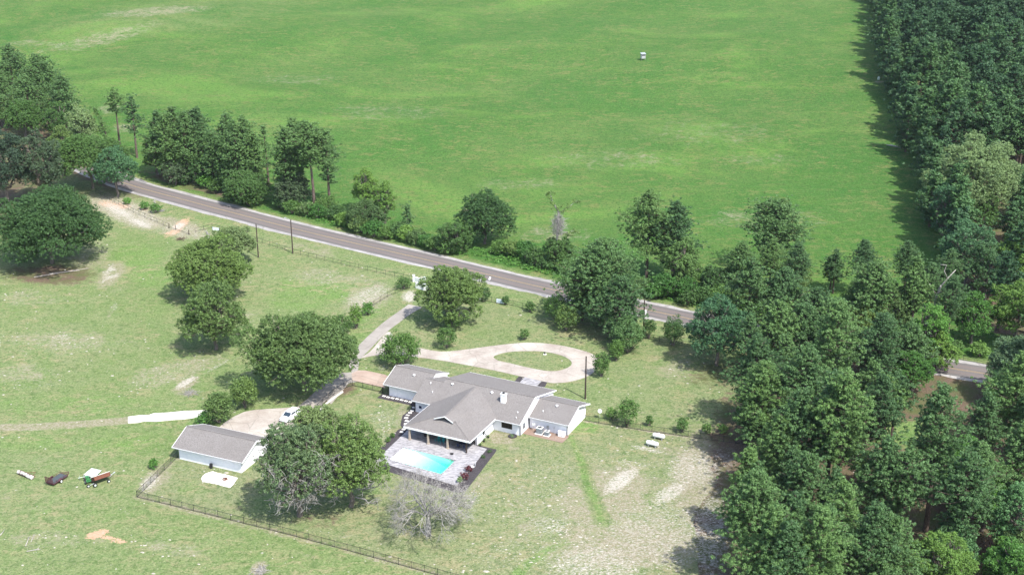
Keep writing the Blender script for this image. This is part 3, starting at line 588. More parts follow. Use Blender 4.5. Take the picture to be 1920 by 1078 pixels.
# main block
prism(12.62, 31.0, [(-3.98, 0), (-3.98, 2.6), (2.1, 5.14), (11.0, 2.6), (11.0, 0)]).make('wall', MAT['siding'], house)
rM = gable_roof(12.0, 31.25, -4.65, 2.1, 11.9, 2.6, 5.4, 2.62, house, left_trim=False)
# right wing
prism(31.02, 39.0, [(-0.25, 0), (-0.25, 2.5), (4.1, 4.16), (8.5, 2.55), (8.5, 0)]).make('wall', MAT['siding'], house)
rC = gable_roof(31.28, 39.5, -0.85, 4.1, 9.5, 2.55, 4.4, 2.55, house, left_trim=False)
# pool wing with the porch: hip end with a small gablet
prism(12.95, 25.45, [(-9.6, 0), (-9.6, 2.6), (-3.9, 2.6), (-3.9, 0)]).make('wall', MAT['siding'], house)
m = MB(); m.box(25.30, 25.46, -11.25, -9.59, 0, 2.72); m.make('wall', MAT['siding'], house)
m = MB(); e = 2.8; L0, R0, V0, V1 = 12.1, 26.15, -14.9, -3.0
gl_, gr_, gv, gzz = 17.2, 21.4, -11.7, 4.42; rf, rb = (19.5, -12.35, 5.32), (18.9, 1.4, 5.32); zs = 5.32
m.slab([(L0, V0, e), (gl_, gv, gzz), (19.45, gv, zs - .02), (18.9, 1.4, zs), (L0, 1.4, e)][:5], TH)
m.slab([(R0, V0, e), (R0, 1.4, e), (18.9, 1.4, zs), (19.45, gv, zs - .02), (gr_, gv, gzz)], TH)
m.slab([(L0, V0, e), (R0, V0, e), (gr_, gv, gzz), (gl_, gv, gzz)], TH)
m.slab([(gl_ + .1, gv - .75, gzz + .02), (19.5, gv - .75, zs), (19.46, gv, zs), (gl_ + .1, gv, gzz + .04)], .07)
m.slab([(19.5, gv - .75, zs), (gr_ - .1, gv - .75, gzz + .02), (gr_ - .1, gv, gzz + .04), (19.46, gv, zs)], .07)
m.beam((19.47, gv, zs + .02), (18.9, 1.2, zs + .02), .28, .05)
for p_, q_ in (((L0, V0, e), (gl_, gv, gzz)), ((R0, V0, e), (gr_, gv, gzz))): m.beam(Vector(p_) + Vector((0, 0, .01)), Vector(q_) + Vector((0, 0, .01)), .24, .04)
rD = m.make('roof', MAT['shingle'], house)
m = MB(); m.beam((gl_ + .1, gv - .78, gzz - .03), (19.5, gv - .78, zs - .05), .05, .18); m.beam((19.5, gv - .78, zs - .05), (gr_ - .1, gv - .78, gzz - .03), .05, .18)
m.slab([(gl_ + .3, gv - .05, gzz + .1), (gr_ - .3, gv - .05, gzz + .1), (gr_ - .3, gv + .05, gzz + .1), (gl_ + .3, gv + .05, gzz + .1)], .1)
m.beam((L0, V0 - .03, e - .16), (R0, V0 - .03, e - .16), .06, .34)
m.beam((L0 - .03, V0, e - .12), (L0 - .03, -4.7, e - .12), .05, .24); m.beam((R0 + .03, V0, e - .12), (R0 + .03, -4.7, e - .12), .05, .24); m.make('fascia', MAT['white'], house)
m = MB(); m.b.faces.new([m.b.verts.new(p_) for p_ in ((gl_ + .35, gv - .2, gzz + .05), (gr_ - .35, gv - .2, gzz + .05), (19.48, gv - .2, zs - .12))]); m.make('gable_vent', MAT['dark'], house)
m = MB(); m.box(13.0, 25.3, -14.75, -14.45, 2.35, 2.62); m.make('beam', MAT['beige'], house)
m = MB(); m.box(12.5, 25.8, -14.4, -9.62, 2.56, 2.60); m.make('ceiling', MAT['beige'], house)
for i, u in enumerate((13.2, 17.15, 21.25)):
    m = MB(); m.box(u - .17, u + .17, -14.75, -14.43, .1, 2.35, .02); m.box(u - .24, u + .24, -14.82, -14.36, .1, .28, .02); m.make('column', MAT['tan'], house)
m = MB(); m.box(25.05, 25.27, -14.70, -14.48, .1, 2.35); m.make('column', MAT['pole'], house)['label'] = 'dark wooden corner post'
# openings
def window(u, v, z0, z1, wd, axis='v', parent=house, mat='dark', div=3):
    fr = MB(); pn = MB()
    if axis == 'v':
        fr.box(u - wd / 2 - .08, u + wd / 2 + .08, v - .05, v, z0 - .08, z1 + .08); f = fr.make('window', MAT['black'] if mat == 'dark' else MAT['white'], parent)
        for k in range(div): a = u - wd / 2 + wd * k / div; pn.box(a + .03, a + wd / div - .03, v - .07, v - .052, z0, z1)
    else:
        fr.box(u, u + .05, v - wd / 2 - .08, v + wd / 2 + .08, z0 - .08, z1 + .08); f = fr.make('window', MAT['black'] if mat == 'dark' else MAT['white'], parent)
        for k in range(div): a = v - wd / 2 + wd * k / div; pn.box(u + .052, u + .07, a + .03, a + wd / div - .03, z0, z1)
    p_ = pn.make('pane', MAT['dark' if mat == 'dark' else 'glass'], f); return f
window(28.2, -3.99, 1.0, 2.15, 2.05)
window(31.02, -2.5, .9, 2.0, .8, 'u', div=1, mat='grey')
window(38.3 - 20.0, -9.63, 1.0, 2.2, 1.6, div=2); window(22.0, -9.63, 0.15, 2.2, 2.4, div=3); window(14.8, -9.63, .9, 2.1, 1.2, div=1)
window(25.46, -8.3, 1.0, 1.9, .9, 'u', div=1, mat='grey')
m = MB(); m.box(25.46, 25.52, -10.6, -9.7, .1, 2.15); d_ = m.make('door', MAT['white'], house); m = MB(); m.sphere((25.57, -10.45, 1.05), .05, sub=1); m.make('handle', MAT['black'], d_)
m = MB(); m.box(9.2, 9.75, -4.03, -3.97, 1.0, 1.5); m.make('wall_lamp', MAT['navy'], house)
m = MB(); m.box(11.3, 12.2, -4.02, -3.97, .08, 2.1); d_ = m.make('door', MAT['dark'], house)
for a, b_, t in ((0.03, -.05, 2.45), (8.32, -4.06, 2.45), (31.06, -4.06, 2.45), (31.15, -.34, 2.35), (39.03, -.34, 2.35), (25.53, -11.28, 2.6)):
    m = MB(); m.box(a - .05, a + .05, b_ - .05, b_ + .05, .02, t); m.make('downspout', MAT['black'], house)
# chimney and vents
m = MB(); m.box(25.25, 26.25, -.75, -.05, 3.3, 6.05, .02); m.box(25.18, 26.32, -.82, .02, 5.92, 6.1, .02); ch_ = m.make('chimney', MAT['white'], rM)
m = MB(); m.box(25.5, 26.0, -.6, -.2, 6.1, 6.32, .02); m.make('chimney_cap', MAT['black'], ch_)
def vent(u, v, z, par, s=1.0):
    m = MB(); m.cyl((u, v, z - .1), .12 * s, .32, 12); m.cyl((u, v, z + .2), .27 * s, .12, 14, .20 * s); m.make('roof_vent', MAT['white'], par)
def rz_(v, vr, zr, ve, ze): return zr + (v - vr) * (ze - zr) / (ve - vr)
vent(4.2, 2.9, rz_(2.9, 4.5, 4.6, -.7, 2.6), rA); vent(14.0, .9, rz_(.9, 2.1, 5.4, -4.65, 2.6), rM); vent(22.6, .9, rz_(.9, 2.1, 5.4, -4.65, 2.6), rM); vent(35.4, 2.9, rz_(2.9, 4.1, 4.4, -.95, 2.55), rC)
vent(9.4, .4, rz_(.4, 1.6, 4.8, -4.55, 2.62), rB, .5); vent(10.9, -1.6, rz_(-1.6, 1.6, 4.8, -4.55, 2.62), rB, .4); vent(33.4, 1.0, rz_(1.0, 4.1, 4.4, -.95, 2.55), rC, .4); vent(29.6, -2.2, rz_(-2.2, 2.1, 5.4, -4.65, 2.6), rM, .4); vent(29.9, -3.4, rz_(-3.4, 2.1, 5.4, -4.65, 2.6), rM, .35)
# brick patio and front walk
sheet('patio', [hw(*(z1b(*q)[:2])) for q in ((760, 340), (725, 480), (1410, 642), (1520, 540), (1500, 480), (820, 320))], MAT['brick'], 0.05, th=0.045)
zA = Z(640, 640, 3.84)
sheet('path', [zA(x, y) for x, y in ((1322, 258), (1442, 288), (1400, 330), (1280, 300))], MAT['deck'], 0.064, th=0.05)
sheet('flower_bed', [zA(x, y) for x, y in ((1278, 253), (1320, 260), (1280, 300), (1245, 290))], MAT['mulch'], 0.045, th=0.04)
sheet('flower_bed', [zA(x, y) for x, y in ((1444, 288), (1482, 295), (1466, 328), (1402, 330))], MAT['mulch'], 0.045, th=0.04)

# ------------------------------------------------------------------ detached garage
GO = G(335, 859); ga = R(-23.0)
gar = empty('detached_garage', GO, ga, 'white detached garage with plain grey gable roof beside the parking court', 'garage')
prism(0.3, 13.6, [(-.1, 0), (-.1, 2.42), (4.3, 4.2), (8.6, 2.5), (8.6, 0)]).make('wall', MAT['siding'], gar)
gable_roof(-0.75, 14.25, -.62, 4.25, 9.3, 2.45, 4.45, 2.45, gar)
m = MB(); m.box(13.6, 13.68, 3.5, 3.8, 3.3, 3.5); m.make('wall_lamp', MAT['black'], gar)
for k in (2.2, 6.9, 11.2):
    m = MB(); m.box(k - 1.4, k + 1.4, 8.6, 8.66, .05, 2.3); m.make('garage_door', MAT['white'], gar)
bp = G(396, 877); m = MB(); m.cyl((0, 0, 0), .29, .85, 16); m.ring((0, 0, .3), .295, .02); m.ring((0, 0, .58), .295, .02)
meta(m.make('barrel', MAT['black'], None, bp), 'small black barrel standing behind the garage beside the white slab', 'barrel')
m = MB(); m.ring((0, 0, .12), .42, .06, 14); m.ring((0, 0, .22), .40, .05, 14)
for k in range(5): m.tube([(.1 * k - .2, -.25 + .1 * k, .05), (.3 - .12 * k, .3 - .05 * k, .32)], .04, 6)
meta(m.make('fire_ring', MAT['rust'], None, G(422, 899)), 'rusty fire ring with burnt sticks on the white concrete slab', 'fire ring')
# ------------------------------------------------------------------ vegetation generators
def leaves(name, cl, per, size, mat, parent=None, seed=0, up=0.25, elong=1.7, squash=0.8):
    """a crown: many small leaf faces spread through clumps cl = rows of (x, y, z, radius)"""
    rs = np.random.RandomState(seed); cl = np.asarray(cl, float); n = len(cl) * per
    c = np.repeat(cl, per, 0); d = rs.randn(n, 3); d[:, 2] += up; d /= np.linalg.norm(d, axis=1)[:, None]
    r = c[:, 3] * (0.35 + 0.65 * rs.rand(n) ** 0.45); p = c[:, :3] + d * r[:, None] * np.array([1, 1, squash])
    nn = d * 0.9 + rs.randn(n, 3) * 0.55; nn[:, 2] += 0.35; nn /= np.linalg.norm(nn, axis=1)[:, None]
    t = np.cross(nn, rs.randn(n, 3)); t /= np.linalg.norm(t, axis=1)[:, None] + 1e-9; b = np.cross(nn, t)
    s = size * (0.6 + 0.8 * rs.rand(n))[:, None]
    v = np.empty((n, 4, 3)); v[:, 0] = p - t * s * elong / 2; v[:, 1] = p + b * s / 2; v[:, 2] = p + t * s * elong / 2 + nn * s * .25; v[:, 3] = p - b * s / 2
    me = mesh_np(name, v.reshape(-1, 3), np.arange(n * 4).reshape(-1, 4)); return link(name, me, mat, parent)
def fib(n, rs, zmin=-0.35):
    i = np.arange(n) + .5; z = 1 - (1 - zmin) * i / n; a = i * 2.399963 + rs.rand() * 6.28; r = np.sqrt(1 - z * z)
    return np.stack([r * np.cos(a), r * np.sin(a), z], 1)
def bent(a, b, rs, k=0.08, n=4):
    a, b = Vector(a), Vector(b); L = (b - a).length
    return [a.lerp(b, t / n) + (Vector(rs.randn(3)) * L * k if 0 < t < n else Vector()) for t in range(n + 1)]
def taper(r0, r1, n): return [r0 + (r1 - r0) * i / (n - 1) for i in range(n)]
def tree_root(name, loc, label, cat, group=None, rz=0):
    return empty(name, loc, rz, label, cat, group)
def oak(loc, H, rad, mat='oak', seed=0, label='', name='oak_tree', cat='oak tree', low=0.12, dens=1.0, dead=0, nl=None, leaf=0.165, trunk=OAKB, group=None, spread=(1, 1), bare=0.2):
    rs = np.random.RandomState(seed); root = tree_root(name, loc, label, cat, group)
    z0 = H * low; zc = z0 + (H - z0) * 0.44; hz = H - zc
    nl = nl or int(20 + rad * 1.8); L = fib(nl, rs, -0.45); L += rs.randn(*L.shape) * .10
    lr = (0.17 + 0.20 * rs.rand(nl)); sc = (1 - lr) * (0.80 + 0.36 * rs.rand(nl))
    C = L * sc[:, None] * np.array([rad * spread[0], rad * spread[1], hz]) + np.array([0, 0, zc]); C[:, 2] = np.maximum(C[:, 2], z0 + rad * .12)
    cl = []
    for k in range(nl):
        rr = lr[k] * rad * 1.12; m = int(dens * 9.0 * rr * rr / 0.55) + 8
        d = rs.randn(m, 3); d[:, 2] += .45; d /= np.linalg.norm(d, axis=1)[:, None]
        q = C[k] + d * rr * (0.62 + 0.42 * rs.rand(m))[:, None] * np.array([1, 1, .80]); q = q[q[:, 2] > z0 * .6]
        cl.append(np.c_[q, 0.24 + .26 * rs.rand(len(q))])
    cl = np.concatenate(cl); cl = cl[rs.rand(len(cl)) > bare * (0.5 + 0.5 * (cl[:, 2] < zc))]
    leaves('crown', cl, 22, leaf, LEAF[mat], root, seed)
    m = MB(); tr = max(.18, H * .023); fork = z0 + H * .12 + .8
    tk = bent((0, 0, -.2), (rs.randn() * .3, rs.randn() * .3, fork), rs, .03, 4); m.tube(tk, taper(tr * 1.25, tr * .85, 5), 10)
    for k in range(nl):
        e_ = Vector(C[k]); m.tube(bent(tk[-1] - Vector((0, 0, .3 * rs.rand())), e_, rs, .07, 4), taper(tr * .5, .05, 5), 6)
        for j in range(3):
            q = Vector(rs.randn(3)); q.z += .3; q.normalize(); m.tube(bent(tk[-1].lerp(e_, .55 + .3 * rs.rand()), e_ + q * rad * lr[k] * .9, rs, .08, 3), taper(.10, .03, 4), 5)
    m.make('trunk', trunk, root)
    if dead:
        m = MB()
        for j in range(dead):
            a = rs.rand() * 6.28; zz = H * (.25 + .5 * rs.rand()); rr = rad * (.75 + .35 * rs.rand()); a = -1.57 + rs.randn() * 1.1
            e_ = Vector((math.cos(a) * rr, math.sin(a) * rr * .9, zz)); st = Vector((math.cos(a), math.sin(a), 0)) * rad * .2 + Vector((0, 0, zz * .6))
            pts = bent(st, e_, rs, .06, 4); m.tube(pts, taper(.14, .04, 5), 5)
            for _ in range(7):
                q = Vector(rs.randn(3)); q.z -= .1; q.normalize(); s_ = pts[2].lerp(pts[4], rs.rand()); p2 = bent(s_, s_ + q * (1.0 + 1.4 * rs.rand()), rs, .1, 3); m.tube(p2, taper(.05, .022, 4), 4)
                q2 = Vector(rs.randn(3)).normalized(); m.tube([p2[2], p2[2] + q2 * .9], [.03, .018], 4)
        m.make('dead_branches', DEADB, root)
    return root
def pine_parts(H, rad, seed, mat, low=0.45, nb=92, per=26, leaf=0.155, top=0.9, clr=0.40, lean=(0, 0)):
    rs = np.random.RandomState(seed); m = MB(); tr = H * .0135 + .07
    tp = [Vector((lean[0] * t * t * H, lean[1] * t * t * H, H * t * .97)) for t in (0, .25, .5, .75, 1)]; tp[0].z = -.3
    m.tube(tp, taper(tr * 1.2, .05, 5), 8)
    def ax(z): t = max(0, min(1, z / (H * .97))); return Vector((lean[0] * t * t * H, lean[1] * t * t * H, z))
    cl = []
    for i in range(nb):
        t = (i + rs.rand()) / nb; z = H * (low + (0.97 - low) * t ** .9); a = i * 2.4 + rs.randn() * .35
        prof = (.55 + .45 * t / .3) if t < .3 else max(.16, (1 - ((t - .3) / .74) ** 1.45))
        sec_ = .86 + .26 * math.sin(a * 1.0 + seed + z * .55) * math.sin(z * 1.3 + seed * 2.1); Lb = max(.5, rad * prof * (.58 + .58 * rs.rand()) * sec_ * 1.12); el = .05 + .55 * t + rs.randn() * .12
        st = ax(z * .985); d = Vector((math.cos(a) * math.cos(el), math.sin(a) * math.cos(el), math.sin(el))); e_ = st + d * Lb; mid = st.lerp(e_, .55) - Vector((0, 0, Lb * .06))
        m.tube([st, mid, e_], [.075, .05, .02], 4, False)
        nc = max(4, int(Lb * 1.9 * (.62 / clr) ** 1.6))
        for j in range(nc):
            f = .38 + .60 * rs.rand(); p = st.lerp(e_, f) + Vector(rs.randn(3) * (.16 + .15 * Lb) * np.array([1, 1, .45])); cl.append((*p, clr * (.55 + .7 * rs.rand())))
    for j in range(9): q = rs.randn(3) * np.array([.8, .8, .5]); cl.append((*(ax(H * .96) + Vector(q)), clr))
    me_t = bpy.data.meshes.new('trunk'); bmesh.ops.recalc_face_normals(m.b, faces=m.b.faces); m.b.to_mesh(me_t); m.b.free(); me_t.materials.append(BARK)
    o = leaves('crown', cl, per, leaf, LEAF[mat], None, seed, up=.6, elong=2.4, squash=.66); me_c = o.data; bpy.data.objects.remove(o)
    return me_t, me_c
def put(parts, name, loc, label, cat, group=None, rz=0, sc=(1, 1, 1)):
    root = tree_root(name, loc, label, cat, group, rz); root.scale = sc
    for n_, me in zip(('trunk', 'crown'), parts):
        o = bpy.data.objects.new(n_, me); COL.objects.link(o); o.parent = root
    return root
def pine(loc, H, rad, label, seed=0, mat='pine', **k):
    return put(pine_parts(H, rad, seed, mat, **k), 'pine_tree', loc, label, 'pine tree')
def bush(loc, H, rad, mat, label, seed=0, name='shrub', cat='shrub', per=22, leaf=.17, dens=1.0, vase=False, group=None):
    rs = np.random.RandomState(seed); root = tree_root(name, loc, label, cat, group)
    n = int(dens * (9 + 9 * rad * max(H, rad))); d = fib(n, rs, -.55) + rs.randn(n, 3) * .12; q = d * (.55 + .42 * rs.rand(n))[:, None] * np.array([rad, rad, H * .5]) + np.array([0, 0, H * .54])
    if vase: q[:, :2] *= (.35 + .75 * q[:, 2:3] / H)
    leaves('foliage', np.c_[q, np.full(n, .20 + .16 * min(rad, 2.2)) * (.7 + .6 * rs.rand(n))], per, leaf, LEAF[mat], root, seed)
    m = MB()
    for k in range(7): i = rs.randint(n); m.tube(bent((rs.randn() * .1, rs.randn() * .1, -.05), Vector(q[i]), rs, .05, 3), taper(.045 + .02 * rad, .015, 4), 5)
    m.make('stem', OAKB, root); return root
def bare_tree(loc, H, rad, label, seed, mat=DEADB, depth=5, tr=.38):
    rs = np.random.RandomState(seed); root = tree_root('dead_tree', loc, label, 'dead tree'); mt, mbb = MB(), MB()
    def grow(p, d, L, r, k):
        pts = [p]; dd = d.copy()
        for _ in range(3): dd = (dd + Vector(rs.randn(3)) * .20 + Vector((0, 0, .03))).normalized(); pts.append(pts[-1] + dd * L / 3)
        (mt if k >= depth - 0 else mbb).tube(pts, taper(r, r * .62, 4), 8 if k >= depth - 1 else (5 if k > 1 else 3), False)
        if k <= 0: return
        for j in range(4 if k > 1 else 5):
            ax_ = Vector(rs.randn(3)).cross(dd)
            if ax_.length < .01: continue
            nd = Matrix.Rotation(.45 + .55 * rs.rand(), 3, ax_.normalized()) @ dd; nd.z -= .10 * (depth - k) * .3
            grow(pts[-1 - (j % 3 == 2)] if j else pts[-1], nd.normalized(), L * (.60 + .2 * rs.rand()), max(.018, r * .55), k - 1)
    th = H * .30
    tk = bent((0, 0, -.2), (.15, 0, th), rs, .02, 4); mt.tube(tk, taper(tr * 1.35, tr * .8, 5), 10)
    nlim = 11
    for j in range(nlim):
        a = j * 6.28 / nlim + rs.randn() * .2; e = .35 + .75 * rs.rand(); d = Vector((math.cos(a) * math.cos(e), math.sin(a) * math.cos(e), math.sin(e)))
        if j == 0: d = Vector((.1, 0, 1))
        grow(tk[3] + (tk[4] - tk[3]) * (j / nlim), d, (rad * .42 * math.cos(e) + H * .26 * math.sin(e)), tr * .42, depth - 1)
    mt.make('trunk', mat, root, smooth=True); mbb.make('branches', mat, root); return root

# ------------------------------------------------------------------ broadleaf trees traced one by one
def crown_tree(x0, x1, yt, yb, label, mat='oak', seed=0, low=.10, dx=0, **k):
    """tree whose crown spans x0..x1 and yt..yb in the survey photograph"""
    cx = (x0 + x1) / 2; base = G(cx + dx, yb - (x1 - x0) * .5 * .26)
    for _ in range(3):
        r = (x1 - x0) / 2 / pxm(base); H = hgt(base, yt)
        base = G(cx + dx, yb - r * pxm(base) * .26 + low * H * pxm(base) * .9)
    H = hgt(base, yt + r * .12 * pxm(base)); return oak(base, H, r * 1.0, mat, seed, label, low=low, **k)
crown_tree(0, 196, 346, 514, 'huge round dark green oak standing alone in the pasture at the left edge', 'oakdark', 11, low=.04, dens=1.05)
crown_tree(325, 468, 452, 566, 'broad grey-green oak in the left pasture, middle tree of the row of three', 'oak', 12, low=.12)
crown_tree(342, 468, 528, 664, 'round oak nearest the camera in the row of three in the left pasture', 'oak', 13, low=.06)
crown_tree(398, 486, 424, 486, 'small wide-topped oak, farthest of the row of three, beside the bare broken stump', 'oakgrey', 14, low=.3, dens=.9)
crown_tree(470, 672, 576, 742, 'large spreading oak shading the drive between the parking court and the front gate', 'oak', 15, low=.10, dens=1.05)
crown_tree(655, 668, 620, 640, 'small twiggy pale broken oak sapling at the right rim of the large drive oak', 'oakgrey', 16, leaf=.18) if False else None
crown_tree(786, 912, 498, 612, 'round oak beside the white entrance walls at the gate', 'oak', 17, low=.10)
crown_tree(1286, 1402, 554, 690, 'bluish green rounded tree at the edge of the front lawn where the woods begin', 'oakblue', 18, low=.08)
# the big two-headed oak by the garage
crown_tree(484, 640, 774, 972, 'large half-dead grey-green oak with bare limbs between the garage and the pool yard', 'oakgrey', 21, low=.08, dead=40, dens=.95, bare=.5)
crown_tree(580, 735, 784, 958, 'large lighter green oak leaning towards the pool deck, right of the half-dead oak', 'oaklight', 22, low=.07, dead=12, bare=.42)
crown_tree(552, 640, 752, 850, 'grey-green oak top behind the two big oaks, nearest the parked white car', 'oakgrey', 23, low=.2, dead=6)
bare_tree(G(803, 1003), 12.9, 4.3, 'leafless dead tree with pale grey branches in front of the swimming pool', 5)
# upper left
crown_tree(118, 258, 250, 340, 'wide dark oak leaning over the road at the upper left', 'oakdark', 31, low=.34, dx=-14)
crown_tree(180, 262, 274, 366, 'upright oak beside the road, right of the leaning oak at the upper left', 'oakblue', 32, low=.16)
crown_tree(14, 86, 182, 262, 'light green oak in front of the tall dark pines at the upper left corner', 'bright', 33, low=.2)
crown_tree(82, 136, 188, 262, 'light green pointed tree right of the light green oak at the upper left', 'bright', 34, low=.15)
crown_tree(130, 190, 190, 290, 'silvery grey-green tree between the light green trees and the leaning ivy trunk', 'pale', 35, low=.12)
crown_tree(-40, 66, 222, 392, 'big dark bushy cedar at the left edge above the lone oak', 'cedar', 36, low=.05, name='cedar_tree', cat='cedar tree', leaf=.16)
crown_tree(36, 128, 240, 384, 'dark bushy cedar between the left edge and the leaning roadside oak', 'cedar', 37, low=.06, name='cedar_tree', cat='cedar tree', leaf=.16)
crown_tree(-20, 40, 172, 240, 'mid-green bushy tree behind the dark cedars at the left edge', 'oak', 38, low=.1)
crown_tree(90, 150, 232, 330, 'green leafy tree half hidden behind the leaning roadside oak', 'oak', 39, low=.1)
# far side of the road, from left to right
def seq(items, group=None):
    for (x0, x1, yt, yb, mt, lb, sd, kw) in items: crown_tree(x0, x1, yt, yb, lb, mt, sd, **kw)
B = dict(name='broadleaf_tree', cat='broadleaf tree')
seq([(268, 322, 240, 332, 'bright', 'bright green leafy tree at the left foot of the first pine clump beyond the road', 41, dict(low=.05, **B)),
     (306, 352, 300, 352, 'cedar', 'low dark cedar under the first pine clump beyond the road', 42, dict(low=.04, name='cedar_tree', cat='cedar tree')),
     (352, 404, 300, 350, 'oakdark', 'low dark green tree between the first and second pine clumps beyond the road', 43, dict(low=.04, **B)),
     (418, 508, 318, 392, 'oakdark', 'dense dark leafy tree at the foot of the second pine clump beyond the road', 44, dict(low=.03, **B)),
     (515, 585, 318, 396, 'cedar', 'dark cedar left of the tall leaning pine beyond the road', 45, dict(low=.03, name='cedar_tree', cat='cedar tree')),
     (660, 716, 304, 402, 'bright', 'bright green tree with a pointed leafy top standing alone beyond the road', 46, dict(low=.05, **B)),
     (700, 744, 328, 420, 'bright', 'bright green tree touching the right side of the pointed one beyond the road', 47, dict(low=.05, **B)),
     (648, 724, 376, 438, 'oak', 'bushy tree at the foot of the bright pointed tree beyond the road', 48, dict(low=.02, **B)),
     (856, 962, 352, 468, 'oakdark', 'big dense dark green tree, taller of the lone pair beyond the road', 49, dict(low=.03, **B)),
     (818, 888, 412, 480, 'oakdark', 'dark bushy tree against the left side of the big dense one beyond the road', 50, dict(low=.02, **B)),
     (1016, 1080, 440, 508, 'oakdark', 'leafy tree wrapped round the foot of the broken vine-hung snag', 51, dict(low=.02, **B)),
     (1218, 1272, 510, 562, 'vine', 'bright green thicket at the foot of the tall two-headed pine beyond the road', 52, dict(low=.02, **B)),
     (1262, 1312, 520, 568, 'vine', 'bright rounded green thicket just right of the pine foot beyond the road', 53, dict(low=.02, **B)),
     (1236, 1310, 440, 545, 'pine', 'dark skirted tree filling the right side of the tall two-headed pine', 54, dict(low=.05, **B)),
     (1310, 1376, 494, 560, 'oakdark', 'dark green leafy tree in the gap right of the two-headed pine', 55, dict(low=.03, **B)),
     (1352, 1400, 490, 556, 'oakdark', 'dark leafy tree just left of the tall pine that rises before the pasture', 56, dict(low=.03, **B)),
     (1458, 1520, 476, 560, 'oak', 'green leafy tree at the right foot of the tall pine before the pasture', 57, dict(low=.05, **B)),
     (1575, 1640, 520, 600, 'bright', 'bright leafy tree between the small leaning pine and the next pine on the right', 58, dict(low=.05, **B)),
     (1640, 1710, 520, 640, 'oak', 'green leafy tree left of the vine-draped snag', 59, dict(low=.05, **B)),
     (1580, 1664, 560, 650, 'oak', 'green leafy tree above the strip of road seen between the trunks', 60, dict(low=.05, **B)),
     (1698, 1776, 560, 690, 'vine', 'tall snag draped in green vines under the white dead limbs', 61, dict(low=.03, name='vine_clad_tree', cat='tree')),
     (1716, 1790, 620, 700, 'bright', 'bright leafy tree at the foot of the vine-draped snag by the road', 62, dict(low=.03, **B)),
     (1740, 1900, 248, 430, 'pale', 'huge pale grey-green oak rising from the edge of the right-hand woods', 63, dict(low=.06)),
     (1800, 1868, 345, 440, 'bright', 'lime green leafy tree in front of the huge pale oak', 64, dict(low=.06, **B)),
     (1868, 1950, 300, 420, 'oakblue', 'blue-green leafy tree right of the huge pale oak', 65, dict(low=.05, **B)),
     (1736, 1800, 330, 470, 'oakblue', 'dusky green tree on the pasture edge left of the huge pale oak', 66, dict(low=.03, **B)),
     (1760, 1860, 400, 540, 'oakblue', 'dusky blue-green tree on the pasture edge below the lime green one', 67, dict(low=.03, **B)),
     (1800, 1890, 450, 570, 'pine', 'dull green fine-leaved tree behind the white dead limbs', 68, dict(low=.04, **B)),
     (1850, 1950, 420, 560, 'bright', 'lime green tree at the right edge level with the white dead limbs', 69, dict(low=.04, **B)),
     (1848, 1960, 520, 650, 'bright', 'lime green tree at the right edge above the roadside', 70, dict(low=.04, **B)),
     (1780, 1860, 540, 650, 'vine', 'leafy tree hung with vines right of the draped snag', 71, dict(low=.04, **B)),
     (1840, 1960, 620, 760, 'pale', 'greyish tree with bare twigs at the right end of the road', 72, dict(low=.05, dead=14, **B)),
     (1760, 1830, 640, 700, 'oakdark', 'dark tree over the far verge where the road shows at the right', 73, dict(low=.05, **B)) if False else
     (1880, 1960, 360, 470, 'oak', 'green tree on the right edge between the blue-green one and the lime green one', 73, dict(low=.05, **B)),
     (1800, 1880, 880, 1000, 'vine', 'bright leafy tree in a gap of the pines at the lower right', 74, dict(low=.05, **B)),
     (1730, 1830, 980, 1080, 'oakblue', 'blue-green leafy tree at the bottom edge, lower right', 75, dict(low=.05, dead=8, **B)),
     (1845, 1960, 900, 1060, 'oakblue', 'blue-green leafy tree at the right edge near the bottom corner', 76, dict(low=.05, **B)),
     (1840, 1930, 1000, 1130, 'vine', 'bright green tree cut by the bottom edge at the right corner', 77, dict(low=.05, **B)),
     (1760, 1830, 830, 900, 'vine', 'sunlit leafy thicket below the grassy clearing in the woods', 78, dict(low=.03, **B))])

# ------------------------------------------------------------------ pines traced one by one
def tpine(bx, by, ty, hw_, label, seed, mat='pine', **k):
    p = G(bx, by); H = hgt(p, ty); return pine(p, H, hw_ / pxm(p) * 1.14, label, seed, mat, **k)
tpine(32, 214, 82, 44, 'tall dark pine at the upper left corner, tallest of the corner clump', 101, low=.20)
tpine(84, 226, 100, 46, 'dark pine right of the tallest in the upper left corner clump', 102, low=.20)
tpine(126, 250, 138, 30, 'shorter dark pine on the right flank of the upper left corner clump', 103, low=.20)
tpine(0, 240, 112, 34, 'dark pine cut by the left edge in the upper left corner clump', 104, low=.20)
tpine(60, 250, 140, 40, 'dark pine in the front of the upper left corner clump, behind the light green oak', 105, low=.15)
tpine(226, 286, 164, 22, 'slender bare-trunked pine with a small high crown, left of the thin pair', 106, low=.62, nb=34)
tpine(257, 296, 177, 19, 'slender pine with foliage down its trunk, right of the thin pair', 107, low=.4, nb=40)
tpine(207, 292, 200, 9, 'narrow ivy-clad pine leaning left beside the thin pair', 108, low=.15, nb=36, lean=(-.22, 0), clr=.5)
tpine(305, 330, 205, 30, 'pine on the left of the first clump beyond the road', 109, low=.15)
tpine(334, 338, 196, 36, 'tallest pine in the middle of the first clump beyond the road', 110, low=.20)
tpine(376, 334, 200, 34, 'pine with a bare lower trunk on the right of the first clump beyond the road', 111, low=.30)
tpine(432, 354, 209, 34, 'tall pine on the left of the second clump beyond the road', 112, low=.15)
tpine(466, 362, 216, 34, 'tall pine with bare grey twigs on the right of the second clump beyond the road', 113, low=.20)
tpine(318, 344, 212, 26, 'extra dark pine low in the left half of the first clump beyond the road', 140, low=.1)
